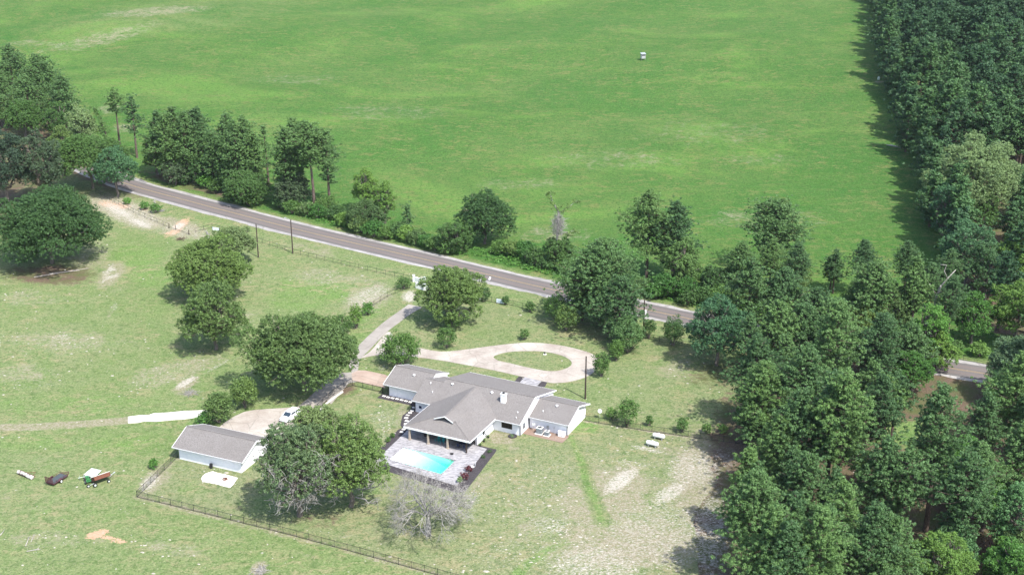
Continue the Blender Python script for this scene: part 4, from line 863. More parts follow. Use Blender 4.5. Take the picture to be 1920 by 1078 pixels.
tpine(354, 342, 206, 30, 'dense pine filling the middle front of the first clump beyond the road', 141, low=.12)
tpine(402, 350, 246, 22, 'shorter pine in the gap between the first and second clumps', 142, low=.1)
tpine(448, 366, 222, 30, 'dense pine in the middle of the second clump beyond the road', 143, low=.1)
tpine(484, 366, 250, 18, 'shorter pine on the right flank of the second clump', 144, low=.12)
tpine(540, 388, 236, 30, 'pine left of the tall leaning pine, its crown touching the others', 145, low=.3)
tpine(504, 350, 232, 11, 'crooked narrow pine between the second clump and the tall leaning pine', 114, low=.35, nb=26, lean=(-.03, 0), clr=.5)
tpine(590, 394, 224, 44, 'tall pine with a clear leaning trunk and wide flat crown beyond the road', 115, low=.55, lean=(-.055, 0))
tpine(560, 380, 221, 36, 'pine whose crown joins the left side of the tall leaning pine', 116, low=.35, lean=(-.02, 0))
tpine(618, 385, 242, 26, 'ivy-clad pine just right of the tall leaning pine', 117, low=.3, nb=50)
tpine(765, 440, 384, 10, 'small narrow evergreen in the roadside thicket right of the bright pointed tree', 118, low=.1, nb=30, clr=.45)
tpine(1212, 520, 354, 52, 'tall dark pine with a clear trunk, left head of the two-headed pair beyond the road', 119, low=.30)
tpine(1262, 524, 374, 42, 'tall pine with broken bare branches, right head of the two-headed pair beyond the road', 120, low=.20)
tpine(1124, 606, 450, 76, 'very broad dense pine on the house side of the road, left of the power pole', 121, low=.12, nb=150)
tpine(1092, 600, 478, 44, 'dense pine filling the left side of the very broad roadside pine', 122, low=.15, nb=80)
tpine(1160, 640, 516, 50, 'loose pine over the patch of red mulch on the front lawn', 123, low=.12, nb=90)
tpine(1449, 512, 372, 60, 'tall round-headed pine standing out against the far pasture', 124, low=.30)
tpine(1556, 545, 478, 20, 'small dark pine leaning right above the woods edge', 125, low=.35, nb=40, lean=(.06, 0))
tpine(1400, 640, 482, 48, 'dark pine behind the bluish rounded tree at the lawn edge', 126, low=.15)
tpine(1462, 640, 500, 50, 'bright-tipped pine right of the bluish rounded tree', 127, low=.2)
tpine(1525, 630, 540, 42, 'pine above the small leaning pine at the woods edge', 128, low=.15)
tpine(1630, 640, 486, 44, 'tall loose pine with a leaning trunk over the hidden road', 129, low=.4)
tpine(1706, 640, 478, 26, 'narrow pine crown beside the white dead limbs', 130, low=.4, lean=(-.03, 0))
tpine(1560, 690, 556, 44, 'pine whose trunk crosses the strip of road seen through the woods', 131, low=.35)

# ------------------------------------------------------------------ the woods: shared pine shapes, one tree each
tpine(1682, 1040, 838, 50, 'pine with a straight bare trunk standing in the needle-strewn gap', 132, low=.48, nb=60)
tpine(1655, 838, 705, 34, 'left of two bare trunks at the grassy clearing', 133, low=.5, nb=50)
tpine(1670, 834, 700, 40, 'right of two bare trunks at the grassy clearing', 134, low=.5, nb=50)
tpine(1452, 706, 560, 46, 'pine standing behind the bluish rounded tree, hiding the road to its right', 135, low=.2)
tpine(1500, 700, 566, 44, 'second pine hiding the road right of the bluish rounded tree', 136, low=.2)
tpine(1545, 715, 590, 40, 'third pine hiding the road right of the bluish rounded tree', 137, low=.25)
tpine(1652, 716, 590, 44, 'pine hiding the road between its two visible strips', 138, low=.2)
tpine(1702, 722, 606, 42, 'pine just left of the wider visible strip of road', 139, low=.2)
near_p = [pine_parts(*a) for a in ((23, 5.9, 201, 'pine', .34, 100, 30, .135), (20, 4.6, 202, 'pine', .30, 80, 30, .135), (27, 5.4, 203, 'pine', .42, 96, 30, .135), (21, 6.4, 204, 'pine', .26, 104, 30, .135), (18, 4.4, 205, 'pine', .25, 72, 30, .135))]
far_p = [pine_parts(*a) for a in ((22, 5.6, 211, 'farpine', .40, 56, 18, .30, .9, .62), (25, 6.0, 212, 'farpine', .42, 60, 18, .30, .9, .62), (20, 5.2, 213, 'farpine', .36, 54, 18, .30, .9, .62), (23, 6.2, 214, 'farpine', .45, 56, 18, .30, .9, .62))]
near_b = []
for k_, mt_ in enumerate(('vine', 'oakblue', 'bright', 'oak')):
    r_ = oak(Vector((0, 0, 0)), 17, 6.2, mt_, 230 + k_, 'x', low=.2, name='tmp'); near_b.append([next(c for c in r_.children if c.name.startswith(n)).data for n in ('trunk', 'crown')])
    for c in list(r_.children): bpy.data.objects.remove(c)
    bpy.data.objects.remove(r_)
rs = np.random.RandomState(7); taken = []
def scatter(poly, n, dmin, tries=9000, ok=lambda p, q: True):
    xs = [p[0] for p in poly]; ys = [p[1] for p in poly]; out = []
    X0 = [G(*p) for p in poly]; wx = [p.x for p in X0]; wy = [p.y for p in X0]; W = [(p.x, p.y) for p in X0]
    for _ in range(tries):
        x = min(wx) + rs.rand() * (max(wx) - min(wx)); y = min(wy) + rs.rand() * (max(wy) - min(wy))
        if not inpoly(np.array([x]), np.array([y]), W)[0]: continue
        if abs(y - np.interp(x, rxs, rys)) < 7.5: continue
        if any((x - a) ** 2 + (y - b) ** 2 < dmin * dmin for a, b in taken): continue
        p = Vector((x, y, float(gz(x, y))))
        if not ok(p, prj(p)): continue
        taken.append((x, y)); out.append(p)
        if len(out) >= n: break
    return out
def clear1(p, q):     # openings in the woods: two glimpses of road, the grassy clearing, a needle-strewn gap, the dark hollow
    return not any(a < q[0] < b and c < q[1] < d for a, b, c, d in ((1555, 1625, 655, 770), (1722, 1875, 703, 905), (1640, 1765, 790, 985), (1590, 1640, 940, 1060), (1690, 1740, 1000, 1120), (1835, 1880, 900, 1050)))
left_edge = [(1404, 700), (1412, 830), (1396, 900), (1372, 1010), (1378, 1100), (1390, 1230)]
for i, p in enumerate(scatter([(1430, 705), (1420, 850), (1408, 960), (1402, 1090), (1420, 1220), (1960, 1240), (2010, 780), (1830, 745), (1560, 690)], 92, 6.9, ok=clear1)):
    k = rs.randint(5); s_ = .68 + .40 * rs.rand(); s_ *= .92 if prj(p)[1] < 800 else 1.0
    if rs.rand() < .33: put(near_b[rs.randint(4)], 'broadleaf_tree', p, 'leafy broadleaf tree among the tall pines of the right-hand woods', 'broadleaf tree', 'leafy trees among the pines on the house side of the road', rs.rand() * 6.28, (s_ * .8, s_ * .8, s_ * .62)); continue
    put(near_p[k], 'pine_tree', p, 'tall pine packed in the woods along the right side, between the lawn and the road', 'pine tree', 'pines in the woods on the house side of the road', rs.rand() * 6.28, (s_, s_, s_))
for x, y, k in ((1450, 965, 0), (1500, 1035, 3), (1545, 965, 2), (1565, 1100, 1), (1475, 1115, 4), (1625, 1150, 0), (1440, 1180, 3), (1520, 1200, 2)):
    s_ = .8 + .04 * (x % 7); p = G(x, y); taken.append((p.x, p.y)); put(near_p[k], 'pine_tree', p, 'tall pine packed in the woods along the right side, between the lawn and the road', 'pine tree', 'pines in the woods on the house side of the road', x * 1.7, (s_, s_, s_))
for x, y, k, s_, lb in ((1400, 720, 1, .78, 'pine on the lawn edge just behind the bluish rounded tree'), (1410, 800, 3, .92, 'bright-tipped pine on the woods edge level with the house'), (1408, 868, 4, .95, 'low pine on the woods edge at the end of the yard fence'), (1396, 1010, 1, .86, 'full pine on the woods edge beside the bare shaded dirt'),
                        (1404, 1110, 0, .95, 'full pine on the woods edge at the bottom of the picture')):
    put(near_p[k], 'pine_tree', G(x, y), lb, 'pine tree', None, k * 1.3, (s_, s_, s_))
for i, p in enumerate(scatter([(1380, 560), (1500, 590), (1700, 640), (1790, 655), (1790, 600), (1690, 545), (1560, 530), (1440, 520)], 12, 6.5)):
    put(near_p[rs.randint(5)], 'pine_tree', p, 'pine in the belt of trees between the road and the far pasture', 'pine tree', 'pines between the road and the far pasture', rs.rand() * 6.28, (.7, .7, .62))
edge_px = [(1638, -20), (1650, 60), (1660, 150), (1684, 215), (1706, 270), (1728, 330), (1752, 400), (1768, 450), (1790, 520)]
edge = []; E_ = [G(*q) for q in edge_px]
for a_, b_ in zip(E_[:-1], E_[1:]):
    n_ = max(1, int((b_ - a_).length / 5.0))
    for k in range(n_): p = a_.lerp(b_, k / n_) + Vector((rs.randn() * 1.3 + 1.0, rs.randn() * .8, 0)); p.z = float(gz(p.x, p.y)); edge.append(p); taken.append((p.x, p.y))
far_e = [pine_parts(*a) for a in ((17, 4.8, 215, 'farpine', .06, 62, 18, .30, .9, .62), (20, 4.6, 216, 'farpine', .08, 66, 18, .30, .9, .62), (14, 4.4, 217, 'farpine', .05, 56, 18, .30, .9, .62))]
for p in edge:
    s_ = .8 + .4 * rs.rand(); put(far_e[rs.randint(3)], 'pine_tree', p, 'pine with branches down to the grass in the front row of the far forest edge', 'pine tree', 'front row of pines along the far pasture', rs.rand() * 6.28, (s_, s_, s_))
ff = scatter([(1640, -6), (1652, 60), (1664, 150), (1690, 215), (1716, 270), (1738, 330), (1766, 400), (1960, 430), (2060, 380), (2010, -6)], 600, 6.4, 40000, ok=lambda p, q: q[0] < 1990 and not (1770 < q[0] < 1960 and q[1] > 345))
ff.sort(key=lambda p: p.y); budget = 300 - sum(1 for o in bpy.data.objects if o.name.split('.')[0] == 'pine_tree') - 18
mass, ff = ff[budget:], ff[:budget]
if mass:      # beyond three hundred: the farthest ones as one wood
    V, Q, off = [], [], 0
    for p in mass:
        me = far_p[rs.randint(4)][1]; n_ = len(me.vertices); a_ = np.empty(n_ * 3, np.float32); me.vertices.foreach_get('co', a_); a_ = a_.reshape(-1, 3) * (.82 + .36 * rs.rand())
        th = rs.rand() * 6.28; c_, s_ = math.cos(th), math.sin(th); V.append(np.stack([a_[:, 0] * c_ - a_[:, 1] * s_ + p.x, a_[:, 0] * s_ + a_[:, 1] * c_ + p.y, a_[:, 2] + p.z], 1)); Q.append(np.arange(n_).reshape(-1, 4) + off); off += n_
    o = link('pine_wood', mesh_np('pine_wood', np.concatenate(V), np.concatenate(Q)), LEAF['farpine']); meta(o, 'far end of the dense dark pine forest at the top right', 'forest', None, 'stuff')
for p in ff:
    k = rs.randint(4); s_ = .82 + .36 * rs.rand(); put(far_p[k], 'pine_tree', p, 'dark pine in the dense forest along the right side of the far pasture', 'pine tree', 'pines in the forest beside the far pasture', rs.rand() * 6.28, (s_, s_, s_))
for i, p in enumerate(scatter([(1800, 420), (1830, 600), (1900, 680), (2100, 720), (2100, 400)], 16, 7, ok=lambda p, q: True)):
    put(far_p[rs.randint(4)], 'pine_tree', p, 'dark pine behind the lime green trees at the right edge', 'pine tree', 'pines behind the leafy trees at the right edge', rs.rand() * 6.28, (.8, .8, .75))
print('forest pines', len(ff), 'objects', len(bpy.data.objects))

# ------------------------------------------------------------------ shrubs in the grounds
def tb(x, yb, yt, hw_, mat, label, seed, **k):
    p = G(x, yb); H = hgt(p, yt); return bush(p, max(H, .4), hw_ / pxm(p), mat, label, seed, **k)
tb(751, 684, 628, 38, 'shrub', 'big round dark bush beside the driveway behind the garage wing', 301, dens=1.7)
tb(838, 652, 614, 19, 'shrub', 'round reddish-topped bush on the front lawn above the driveway bend', 302)
tb(983, 637, 618, 9, 'shrub', 'small round bush on the front lawn above the driveway loop', 303)
tb(1155, 676, 638, 18, 'shrub', 'vase-shaped bush right of the loop, the farther of the two', 304, vase=True)
tb(1127, 706, 664, 19, 'shrub', 'vase-shaped bush touching the rim of the driveway loop', 305, vase=True)
tb(1262, 648, 597, 26, 'shrub', 'leafy vase-shaped small tree at the front fence beside the road', 306, vase=True)
tb(757, 541, 521, 14, 'shrub', 'low round bush beside the left entrance wall', 307)
tb(906, 565, 540, 14, 'shrub', 'bush at the end of the right entrance wall', 308)
tb(948, 571, 555, 7, 'shrub', 'small bush beside the white notice board on the front fence', 309)
tb(994, 585, 565, 8, 'shrub', 'small round bush standing alone at the front fence', 310)
tb(1042, 604, 552, 24, 'bright', 'bright leafy bush at the left foot of the very broad pine', 311)
tb(1217, 634, 600, 13, 'shrub', 'thin bush beside the foot of the power pole at the front fence', 312)
tb(1176, 798, 750, 20, 'bright', 'largest of the light green shrubs behind the yard fence', 313)
tb(1147, 785, 766, 11, 'bright', 'small green shrub left of the largest one behind the yard fence', 314)
tb(1217, 798, 778, 6, 'bright', 'slim little shrub right of the largest one behind the yard fence', 315)
tb(1279, 810, 784, 12, 'bright', 'rounded light green shrub near the shaded end of the yard fence', 316)
tb(1324, 812, 796, 9, 'shrub', 'small shrub in the shade at the end of the yard fence', 317)
tb(1355, 812, 796, 9, 'shrub', 'last small shrub in the shade behind the yard fence', 318)
tb(412, 792, 738, 27, 'oak', 'round bush on a short stem at the corner of the parking court', 319, dens=1.8)
tb(459, 764, 710, 26, 'oak', 'taller bush between the corner bush and the large drive oak', 320, dens=1.7)
tb(385, 796, 772, 16, 'vine', 'low spreading bush at the end of the white concrete track', 321)
tb(668, 616, 572, 13, 'bright', 'slender pointed bush along the drive fence', 322)
tb(640, 624, 592, 21, 'shrub', 'wide low bush along the drive fence above the large drive oak', 323)
tb(690, 590, 568, 12, 'vine', 'low green bush farther up the drive fence', 324)
tb(288, 878, 862, 9, 'vine', 'tiny green bush in the grass left of the detached garage', 325)
tb(239, 383, 372, 8, 'vine', 'small green shrub at the left of the sandy roadside patch', 326)
tb(272, 393, 379, 9, 'vine', 'small green shrub between the sandy patch and the vine-hung post', 327)
tb(292, 399, 383, 11, 'vine', 'bright shrub at the foot of the vine-hung post', 328)
tb(768, 536, 526, 5, 'shrub', 'tiny dark shrub at the fence left of the entrance walls', 329) if False else None
tb(878, 884, 872, 6, 'red', 'dark red leafy plant in the black bed beside the pool deck', 330, leaf=.12)
tb(870, 898, 886, 8, 'red', 'largest dark red plant in the black bed beside the pool deck', 331, leaf=.12)
tb(862, 905, 895, 5, 'pale', 'pale green plant beside the dark red ones in the black bed', 332, leaf=.12)
tb(736, 820, 812, 4, 'shrub', 'small dark plant in the bed left of the pool deck', 333, leaf=.12)
tb(728, 828, 820, 4, 'shrub', 'second small dark plant in the bed left of the pool deck, nearer the oak', 334, leaf=.12)
tb(848, 614, 590, 18, 'shrub', 'dark low bush ringed with stone under the oak by the gate', 335)
tb(1176, 660, 600, 30, 'pine', 'dark bushy evergreen beside the red mulch on the front lawn', 336, dens=1.6)
tb(1062, 620, 575, 22, 'oak', 'dark leafy bush under the left edge of the very broad pine', 337)
# continuous roadside thicket on the far side: separate bushes over a mat of vines
i = 0
names = ('thick', 'low', 'rounded', 'ragged')
far_bush = []
for x, yb, r in ((388, 352, 16), (405, 362, 15), (530, 392, 18), (548, 400, 16), (575, 404, 16), (596, 408, 16), (612, 398, 20), (632, 412, 18), (650, 424, 18), (676, 436, 20), (700, 444, 20), (724, 448, 16), (745, 446, 18), (764, 452, 18), (782, 458, 18), (800, 464, 16),
                 (815, 470, 18), (838, 476, 18), (940, 476, 18), (962, 480, 18), (985, 484, 20), (1004, 496, 20), (1024, 504, 16), (1060, 512, 18), (1205, 548, 16), (1228, 560, 18), (1290, 572, 18), (1325, 570, 22), (1350, 572, 22), (1375, 572, 20), (1330, 540, 20), (1300, 520, 18),
                 (345, 346, 12), (440, 378, 16), (468, 386, 16), (1240, 540, 16), (1770, 655, 16), (1790, 660, 14), (1835, 668, 16), (1640, 648, 18), (1600, 632, 16), (1545, 622, 18)):
    i += 1; far_bush.append(tb(x, yb, yb - r * 1.45, r * 1.1, ('oak', 'vine', 'shrub', 'oakdark', 'bright')[i % 5], 'leafy thicket bush in the overgrown belt along the far side of the road', 400 + i, group='thicket along the far side of the road', leaf=.22))
def vine_mat():
    rs = np.random.RandomState(50); cl = []
    for p, q in zip(ROADL[:-1], ROADL[1:]):
        x = (p.x + q.x) / 2
        if not -62 < x < 75: continue
        d = (q - p).normalized(); n = Vector((-d.y, d.x))
        for _ in range(int((q - p).length * 6)):
            s_ = rs.rand(); o = 8.0 + 7.5 * rs.rand() ** 1.3; c_ = p.lerp(q, s_) + n * o; dens = .5 + .5 * math.sin(c_.x * .21 + 1) * math.cos(c_.x * .07)
            if rs.rand() > dens + .25: continue
            cl.append((c_.x, c_.y, .15 + .5 * rs.rand() * (1 - abs(o - 12) / 5), .45 + .35 * rs.rand()))
    return cl
o = leaves('vine_cover', vine_mat(), 16, .26, LEAF['vine'], None, 60, up=1.0, squash=.5); meta(o, 'low tangle of green vines along the far verge of the road', 'ground cover', None, 'stuff')

# ------------------------------------------------------------------ fences
def fence(name, pts, label, H=1.2, gap=2.44, mesh=True, parent_lab=None, mat='black', rails=(1.0,), pr=.035, pick=.16, cat='fence'):
    """posts every gap metres, rails, and thin upright wires as the mesh"""
    o0 = Vector((*pts[0][:2], 0)); root = empty(name, o0, 0, label, cat)
    P = [Vector((*p[:2], float(gz(p[0], p[1])))) - o0 for p in pts]; posts, rl, mm = [], MB(), MB()
    for a, b in zip(P[:-1], P[1:]):
        L = (b - a).length; n = max(1, round(L / gap)); d = (b - a) / L
        for r_ in rails: rl.beam(a + Vector((0, 0, H * r_)), b + Vector((0, 0, H * r_)), .045, .045)
        for k in range(n): posts.append(a + d * L * k / n)
        if mesh:
            for k in range(int(L / pick)):
                p = a + d * pick * (k + .5); t = .011; nrm = Vector((-d.y, d.x, 0)) * 0
                v = [mm.b.verts.new(p + d * s1 * t + Vector((0, 0, z_))) for s1, z_ in ((-1, .06), (1, .06), (1, H), (-1, H))]; mm.b.faces.new(v)
                nn = Vector((-d.y, d.x, 0)); v = [mm.b.verts.new(p + nn * s1 * t + Vector((0, 0, z_))) for s1, z_ in ((-1, .06), (1, .06), (1, H), (-1, H))]; mm.b.faces.new(v)
    posts.append(P[-1]); pm = MB().tube([(0, 0, -.1), (0, 0, H + .10)], pr, 6); pm.sphere((0, 0, H + .12), pr * 1.3, sub=1); first = pm.make('post', MAT[mat], root, posts[0])
    for q in posts[1:]:
        c = first.copy(); c.location = q; COL.objects.link(c)
    rl.make('rail', MAT[mat], root)
    if mesh: mm.make('wire_mesh', MAT[mat], root)
    else: mm.b.free()
    return root
gp = lambda *a: [G(x, y) for x, y in a]
fence('yard_fence', gp((333, 857), (257, 932)), 'short black metal fence from the garage corner down to the lower left corner post', rails=(1, .08))
fence('yard_fence', gp((257, 932), (385, 963), (556, 1006), (700, 1045), (870, 1092)), 'long black metal fence running along the bottom of the back yard', rails=(1, .08))
fence('yard_fence', gp((1097, 789), (1200, 806), (1290, 819), (1402, 834)), 'black metal fence from the right end of the house to the woods', rails=(1, .08))
fence('yard_fence', gp((718, 736), (661, 723), (645, 728), (627, 739), (606, 757), (585, 780), (560, 812)), 'black metal fence curving from the garage wing round the drive to the oaks', rails=(1, .08))
fence('roadside_fence', gp((492, 457), (549, 475), (640, 497), (774, 527)), 'dark roadside wire fence from the two utility poles to the left entrance wall', mesh=False, rails=(1, .35), gap=2.7)
fence('roadside_fence', gp((180, 362), (250, 399), (318, 428)), 'dark wire fence above the sandy bank at the upper left', mesh=False, rails=(1, .3), gap=2.9)
fence('roadside_fence', gp((366, 436), (398, 428), (440, 440), (492, 457)), 'short wire fence behind the small wide-topped oak', mesh=False, rails=(1, .3), gap=2.9)
fence('drive_fence', gp((768, 541), (727, 557), (688, 582), (655, 604), (640, 622)), 'green-black wire fence following the left side of the entrance drive', mesh=False, rails=(1, .3), gap=2.8)
fence('front_fence', gp((902, 563), (962, 573), (1035, 592), (1110, 612), (1195, 632), (1300, 652)), 'dark front fence between the lawn and the road', mesh=False, rails=(1, .5, .1), gap=2.6)
fence('wire_fence', gp((1762, 668), (1850, 684), (1960, 702)), 'wire fence on the far verge where the road shows at the right', mesh=False, rails=(1, .6, .25), gap=4, H=1.1)
m = MB(); m.tube([(0, 0, 0), (0, 0, 1.35)], .07, 8); m.tube([(2.4, -.4, 0), (2.4, -.4, 1.35)], .07, 8); gt = empty('field_gate', G(317, 428), R(-22), 'open low metal gate with two stout posts in the sandy gap at the upper left', 'gate')
m.make('gate_post', MAT['pole'], gt); m = MB(); m.tube([(2.4, -.4, .3), (8.6, -2.6, .25)], .04, 6); m.tube([(0, 0, .35), (2.4, -.4, .3)], .03, 6); m.make('rail', MAT['black'], gt); m = MB(); m.tube([(8.0, -2.4, 0), (8.0, -2.4, 1.3)], .11, 8); m.make('gate_post', MAT['pole'], gt)
ig = empty('iron_gate', hw(-1.5, -.05), HA, 'small black iron gate between the curved fence and the garage wing', 'gate'); m = MB(); m.tube([(0, 0, 0), (0, 0, 1.5)], .05, 8); m.tube([(1.3, 0, 0), (1.3, 0, 1.5)], .05, 8); m.make('gate_post', MAT['black'], ig)
m = MB(); m.beam((0, 0, 1.35), (1.3, 0, 1.35), .04, .04); m.beam((0, 0, .15), (1.3, 0, .15), .04, .04)
for k in range(1, 12): m.beam((k * .108, 0, .15), (k * .108, 0, 1.42), .02, .02)
m.make('gate_leaf', MAT['black'], ig)
kb = MB()
kp = gp((640, 734), (622, 746), (604, 760), (585, 786))
for a, b_ in zip(kp[:-1], kp[1:]): kb.beam(a + Vector((.35, -.35, .12)), b_ + Vector((.35, -.35, .12)), .22, .30)
meta(kb.make('kerb', MAT['stone']), 'low white concrete kerb along the foot of the curved drive fence', 'kerb')
# entrance walls, mailbox, notices
def wall_run(name, pts, h, label, pil=True, hs=None):
    root = empty(name, pts[0], 0, label, 'wall'); m = MB(); P = [p - pts[0] for p in pts]
    for i, (a, b_) in enumerate(zip(P[:-1], P[1:])):
        ha, hb = (h, h) if not hs else hs[i:i + 2]; n = (b_ - a).normalized().cross(Vector((0, 0, 1))) * .13
        vs = [m.b.verts.new(p + s_ * n + Vector((0, 0, z_))) for p, z_ in ((a, -.05), (b_, -.05), (b_, hb), (a, ha)) for s_ in (-1, 1)]
        for f in ((0, 2, 4, 6), (7, 5, 3, 1), (0, 1, 3, 2), (4, 5, 7, 6), (2, 3, 5, 4), (0, 6, 7, 1)): m.b.faces.new([vs[k] for k in f])
    m.make('wall', MAT['white'], root)
    if pil:
        for p, z_ in ((P[0], h if not hs else hs[0]), (P[-1], h if not hs else hs[-1])):
            m = MB(); m.box(p.x - .25, p.x + .25, p.y - .25, p.y + .25, -.05, z_ + .25, .02); m.box(p.x - .31, p.x + .31, p.y - .31, p.y + .31, z_ + .25, z_ + .37, .02); m.make('pillar', MAT['white'], root)
    return root
wall_run('entrance_wall', gp((776, 528), (786, 531), (797, 532)), 1.35, 'white entrance wall with end pillars on the road side of the left gate wing')
wall_run('entrance_wall', gp((780, 540), (791, 543), (803, 545)), 1.55, 'taller white entrance wall facing the drive, behind the mailbox', pil=False)
wall_run('entrance_wall', gp((870, 553), (878, 556), (889, 558), (901, 561)), 1.2, 'white entrance wall that steps down right of the gate oak', pil=False, hs=(1.2, 1.7, 1.15, .8))
mb_ = empty('mailbox', G(795, 545), 0, 'black mailbox on a pale post in front of the white entrance wall', 'mailbox'); m = MB(); m.box(-.06, .06, -.06, .06, 0, 1.1); m.make('post', MAT['white'], mb_); m = MB(); m.box(-.25, .25, -.35, .35, 1.1, 1.55, .08); m.make('box', MAT['black'], mb_)
def board(p, wd, h, z0, rz, label, bars, name='sign', mat='signface'):
    r_ = empty(name, p, rz, label, 'sign'); m = MB(); m.box(-wd / 2, wd / 2, -.02, .02, z0, z0 + h); pn = m.make('panel', MAT[mat], r_)
    m = MB(); m.tube([(-wd / 2 - .05, .05, 0), (-wd / 2 - .05, .05, z0 + h + .1)], .04, 6); m.make('post', MAT['black'], r_); m = MB(); m.tube([(wd / 2 + .05, .05, 0), (wd / 2 + .05, .05, z0 + h + .1)], .04, 6); m.make('post', MAT['black'], r_)
    if bars:
        m = MB()
        for k in range(bars): m.box(-wd * .38, wd * .38 * (1 - .2 * (k % 2)), -.028, -.022, z0 + h * (.18 + .64 * k / bars), z0 + h * (.18 + .64 * k / bars) + h * .07)
        m.make('faded_lettering', MAT['signbar'], pn)
board(G(938, 570), 1.9, .95, .25, R(-20), 'white notice board hung on the front fence right of the entrance walls', 4)
board(G(405, 436), 2.1, .8, .6, R(-25), 'white banner sign on the roadside fence behind the broken stump', 0)

# ------------------------------------------------------------------ poles
def upole(x, yb, yt, label, arm=False, lamp=False, trans=False, r=.15):
    p = G(x, yb); H = hgt(p, yt); root = empty('utility_pole', p, 0, label, 'utility pole'); m = MB(); m.tube([(0, 0, -.1), (0, 0, H)], [r * 1.15, r * .8], 10); m.make('pole', MAT['pole'], root)
    if arm: m = MB(); m.beam((-.5, 0, H - .15), (1.0, .3, H - .05), .09, .09); m.make('arm', MAT['pole'], root)
    if lamp: m = MB(); m.tube([(0, 0, H - .3), (-.6, .2, H + .15), (-1.3, .5, H + .3)], .04, 6); m.make('arm', MAT['metal'], root); m = MB(); m.box(-1.75, -1.2, .38, .66, H + .22, H + .38, .05); m.make('lamp_head', MAT['metal'], root)
    if trans:
        m = MB(); m.cyl((.32, -.15, H * .62), .26, .85, 14); m.cyl((.32, -.15, H * .62 + .85), .18, .12, 12); t = m.make('transformer', MAT['tank'], root); m = MB(); m.beam((0, 0, H * .7), (.32, -.15, H * .7), .08, .1); m.make('bracket', MAT['metal'], t)
    return root
upole(484.5, 482.5, 420, 'plain dark utility pole left of the pair beside the road')
upole(549, 475.5, 412, 'dark utility pole with a street lamp arm, right of the pair beside the road', lamp=True)
upole(1097.4, 747.5, 668, 'bare dark wooden pole standing alone behind the right end of the house', r=.16)
upole(1206, 631, 562, 'power pole with a white transformer at the front fence', trans=True)
m = MB(); m.tube([(0, 0, 0), (.1, 0, 1.2), (0, .05, 2.4)], [.22, .18, .12], 8); m.tube([(.05, 0, 1.4), (-.5, .1, 2.2)], [.1, .05], 6); m.tube([(.05, 0, 1.6), (.55, .1, 2.3)], [.09, .04], 6); o = m.make('post_snag', WHITEB, None, G(291, 390)); meta(o, 'short pale dead trunk post with vine stubs beside the road', 'dead trunk')
m = MB(); m.tube([(0, 0, -.1), (-.15, 0, 1.5), (-.35, .05, 3.0)], [.42, .36, .22], 9); m.tube([(-.3, 0, 2.6), (-.8, .1, 3.3)], [.15, .06], 6); m.tube([(-.1, 0, 1.5), (.5, .1, 2.6)], [.16, .05], 6); meta(m.make('stump', DEADB, None, G(392, 455)), 'tall broken grey stump behind the left pasture oaks', 'stump')
# white dead limbs over the vine-draped snag, vine-hung broken pine, twig ball
def limbs(name, p, segs, mat, label, cat):
    m = MB()
    for s_ in segs: m.tube([Vector(q[:3]) for q in s_], [q[3] for q in s_], 7)
    return meta(m.make(name, mat, None, p, True), label, cat)
P0 = G(1748, 640); h1 = hgt(P0, 560); sc_ = pxm(P0)
def off(px, py): return ((px - 1748) / sc_, 0.0, hgt(P0, py))
limbs('dead_snag', P0, [[(0, 0, 0, .35), (*off(1744, 560), .26), (*off(1752, 535), .2)], [(*off(1746, 545), .2), (*off(1762, 522), .15), (*off(1775, 506), .07)], [(*off(1762, 523), .12), (*off(1754, 508), .09), (*off(1757, 497), .07), (*off(1745, 496), .05)],
                         [(*off(1744, 552), .14), (*off(1728, 530), .09), (*off(1718, 518), .05)], [(*off(1750, 548), .12), (*off(1775, 540), .08), (*off(1790, 548), .04)]], WHITEB, 'forked white dead limbs rising above the vine-draped snag at the pasture corner', 'dead tree')
P1 = G(1046, 502); s1_ = pxm(P1)
def of1(px, py): return ((px - 1046) / s1_, 0.0, hgt(P1, py))
sn = empty('broken_tree', P1, 0, 'broken vine-hung tree with a grey ball of dead twigs beyond the road', 'broken tree')
m = MB(); m.tube([(0, 0, -.2), of1(1044, 450), of1(1046, 398), of1(1033, 375), of1(1030, 362)], [.3, .26, .2, .12, .06], 8); m.tube([of1(1046, 400), of1(1065, 388), of1(1080, 376)], [.12, .07, .03], 6); m.tube([of1(1046, 440), of1(1062, 436), of1(1078, 432)], [.1, .06, .03], 6); m.make('trunk', DEADB, sn, smooth=True)
rs = np.random.RandomState(3); cl = []
for c_, r_, n_ in ((of1(1030, 364), 1.1, 9), (of1(1036, 382), .9, 5), (of1(1060, 390), 1.0, 7), (of1(1076, 379), .9, 5), (of1(1075, 432), 1.2, 8), (of1(1044, 392), .8, 5), (of1(1064, 440), .8, 4)):
    for _ in range(n_): q = rs.randn(3) * r_ * .5; cl.append((c_[0] + q[0], c_[1] + q[1], c_[2] + q[2], .5))
leaves('crown', cl, 22, .24, LEAF['oak'], sn, 9)
m = MB(); c0 = Vector(of1(1046, 422))
for _ in range(520):
    d = Vector(rs.randn(3)).normalized(); a = c0 + Vector((d.x * 2.0, d.y * 2.0, d.z * 3.9)) * (.3 + .6 * rs.rand()); b_ = a + Vector(rs.randn(3)).normalized() * 1.3; m.tube([a, b_], [.04, .02], 3, False)
m.make('dead_twigs', DEADB, sn)
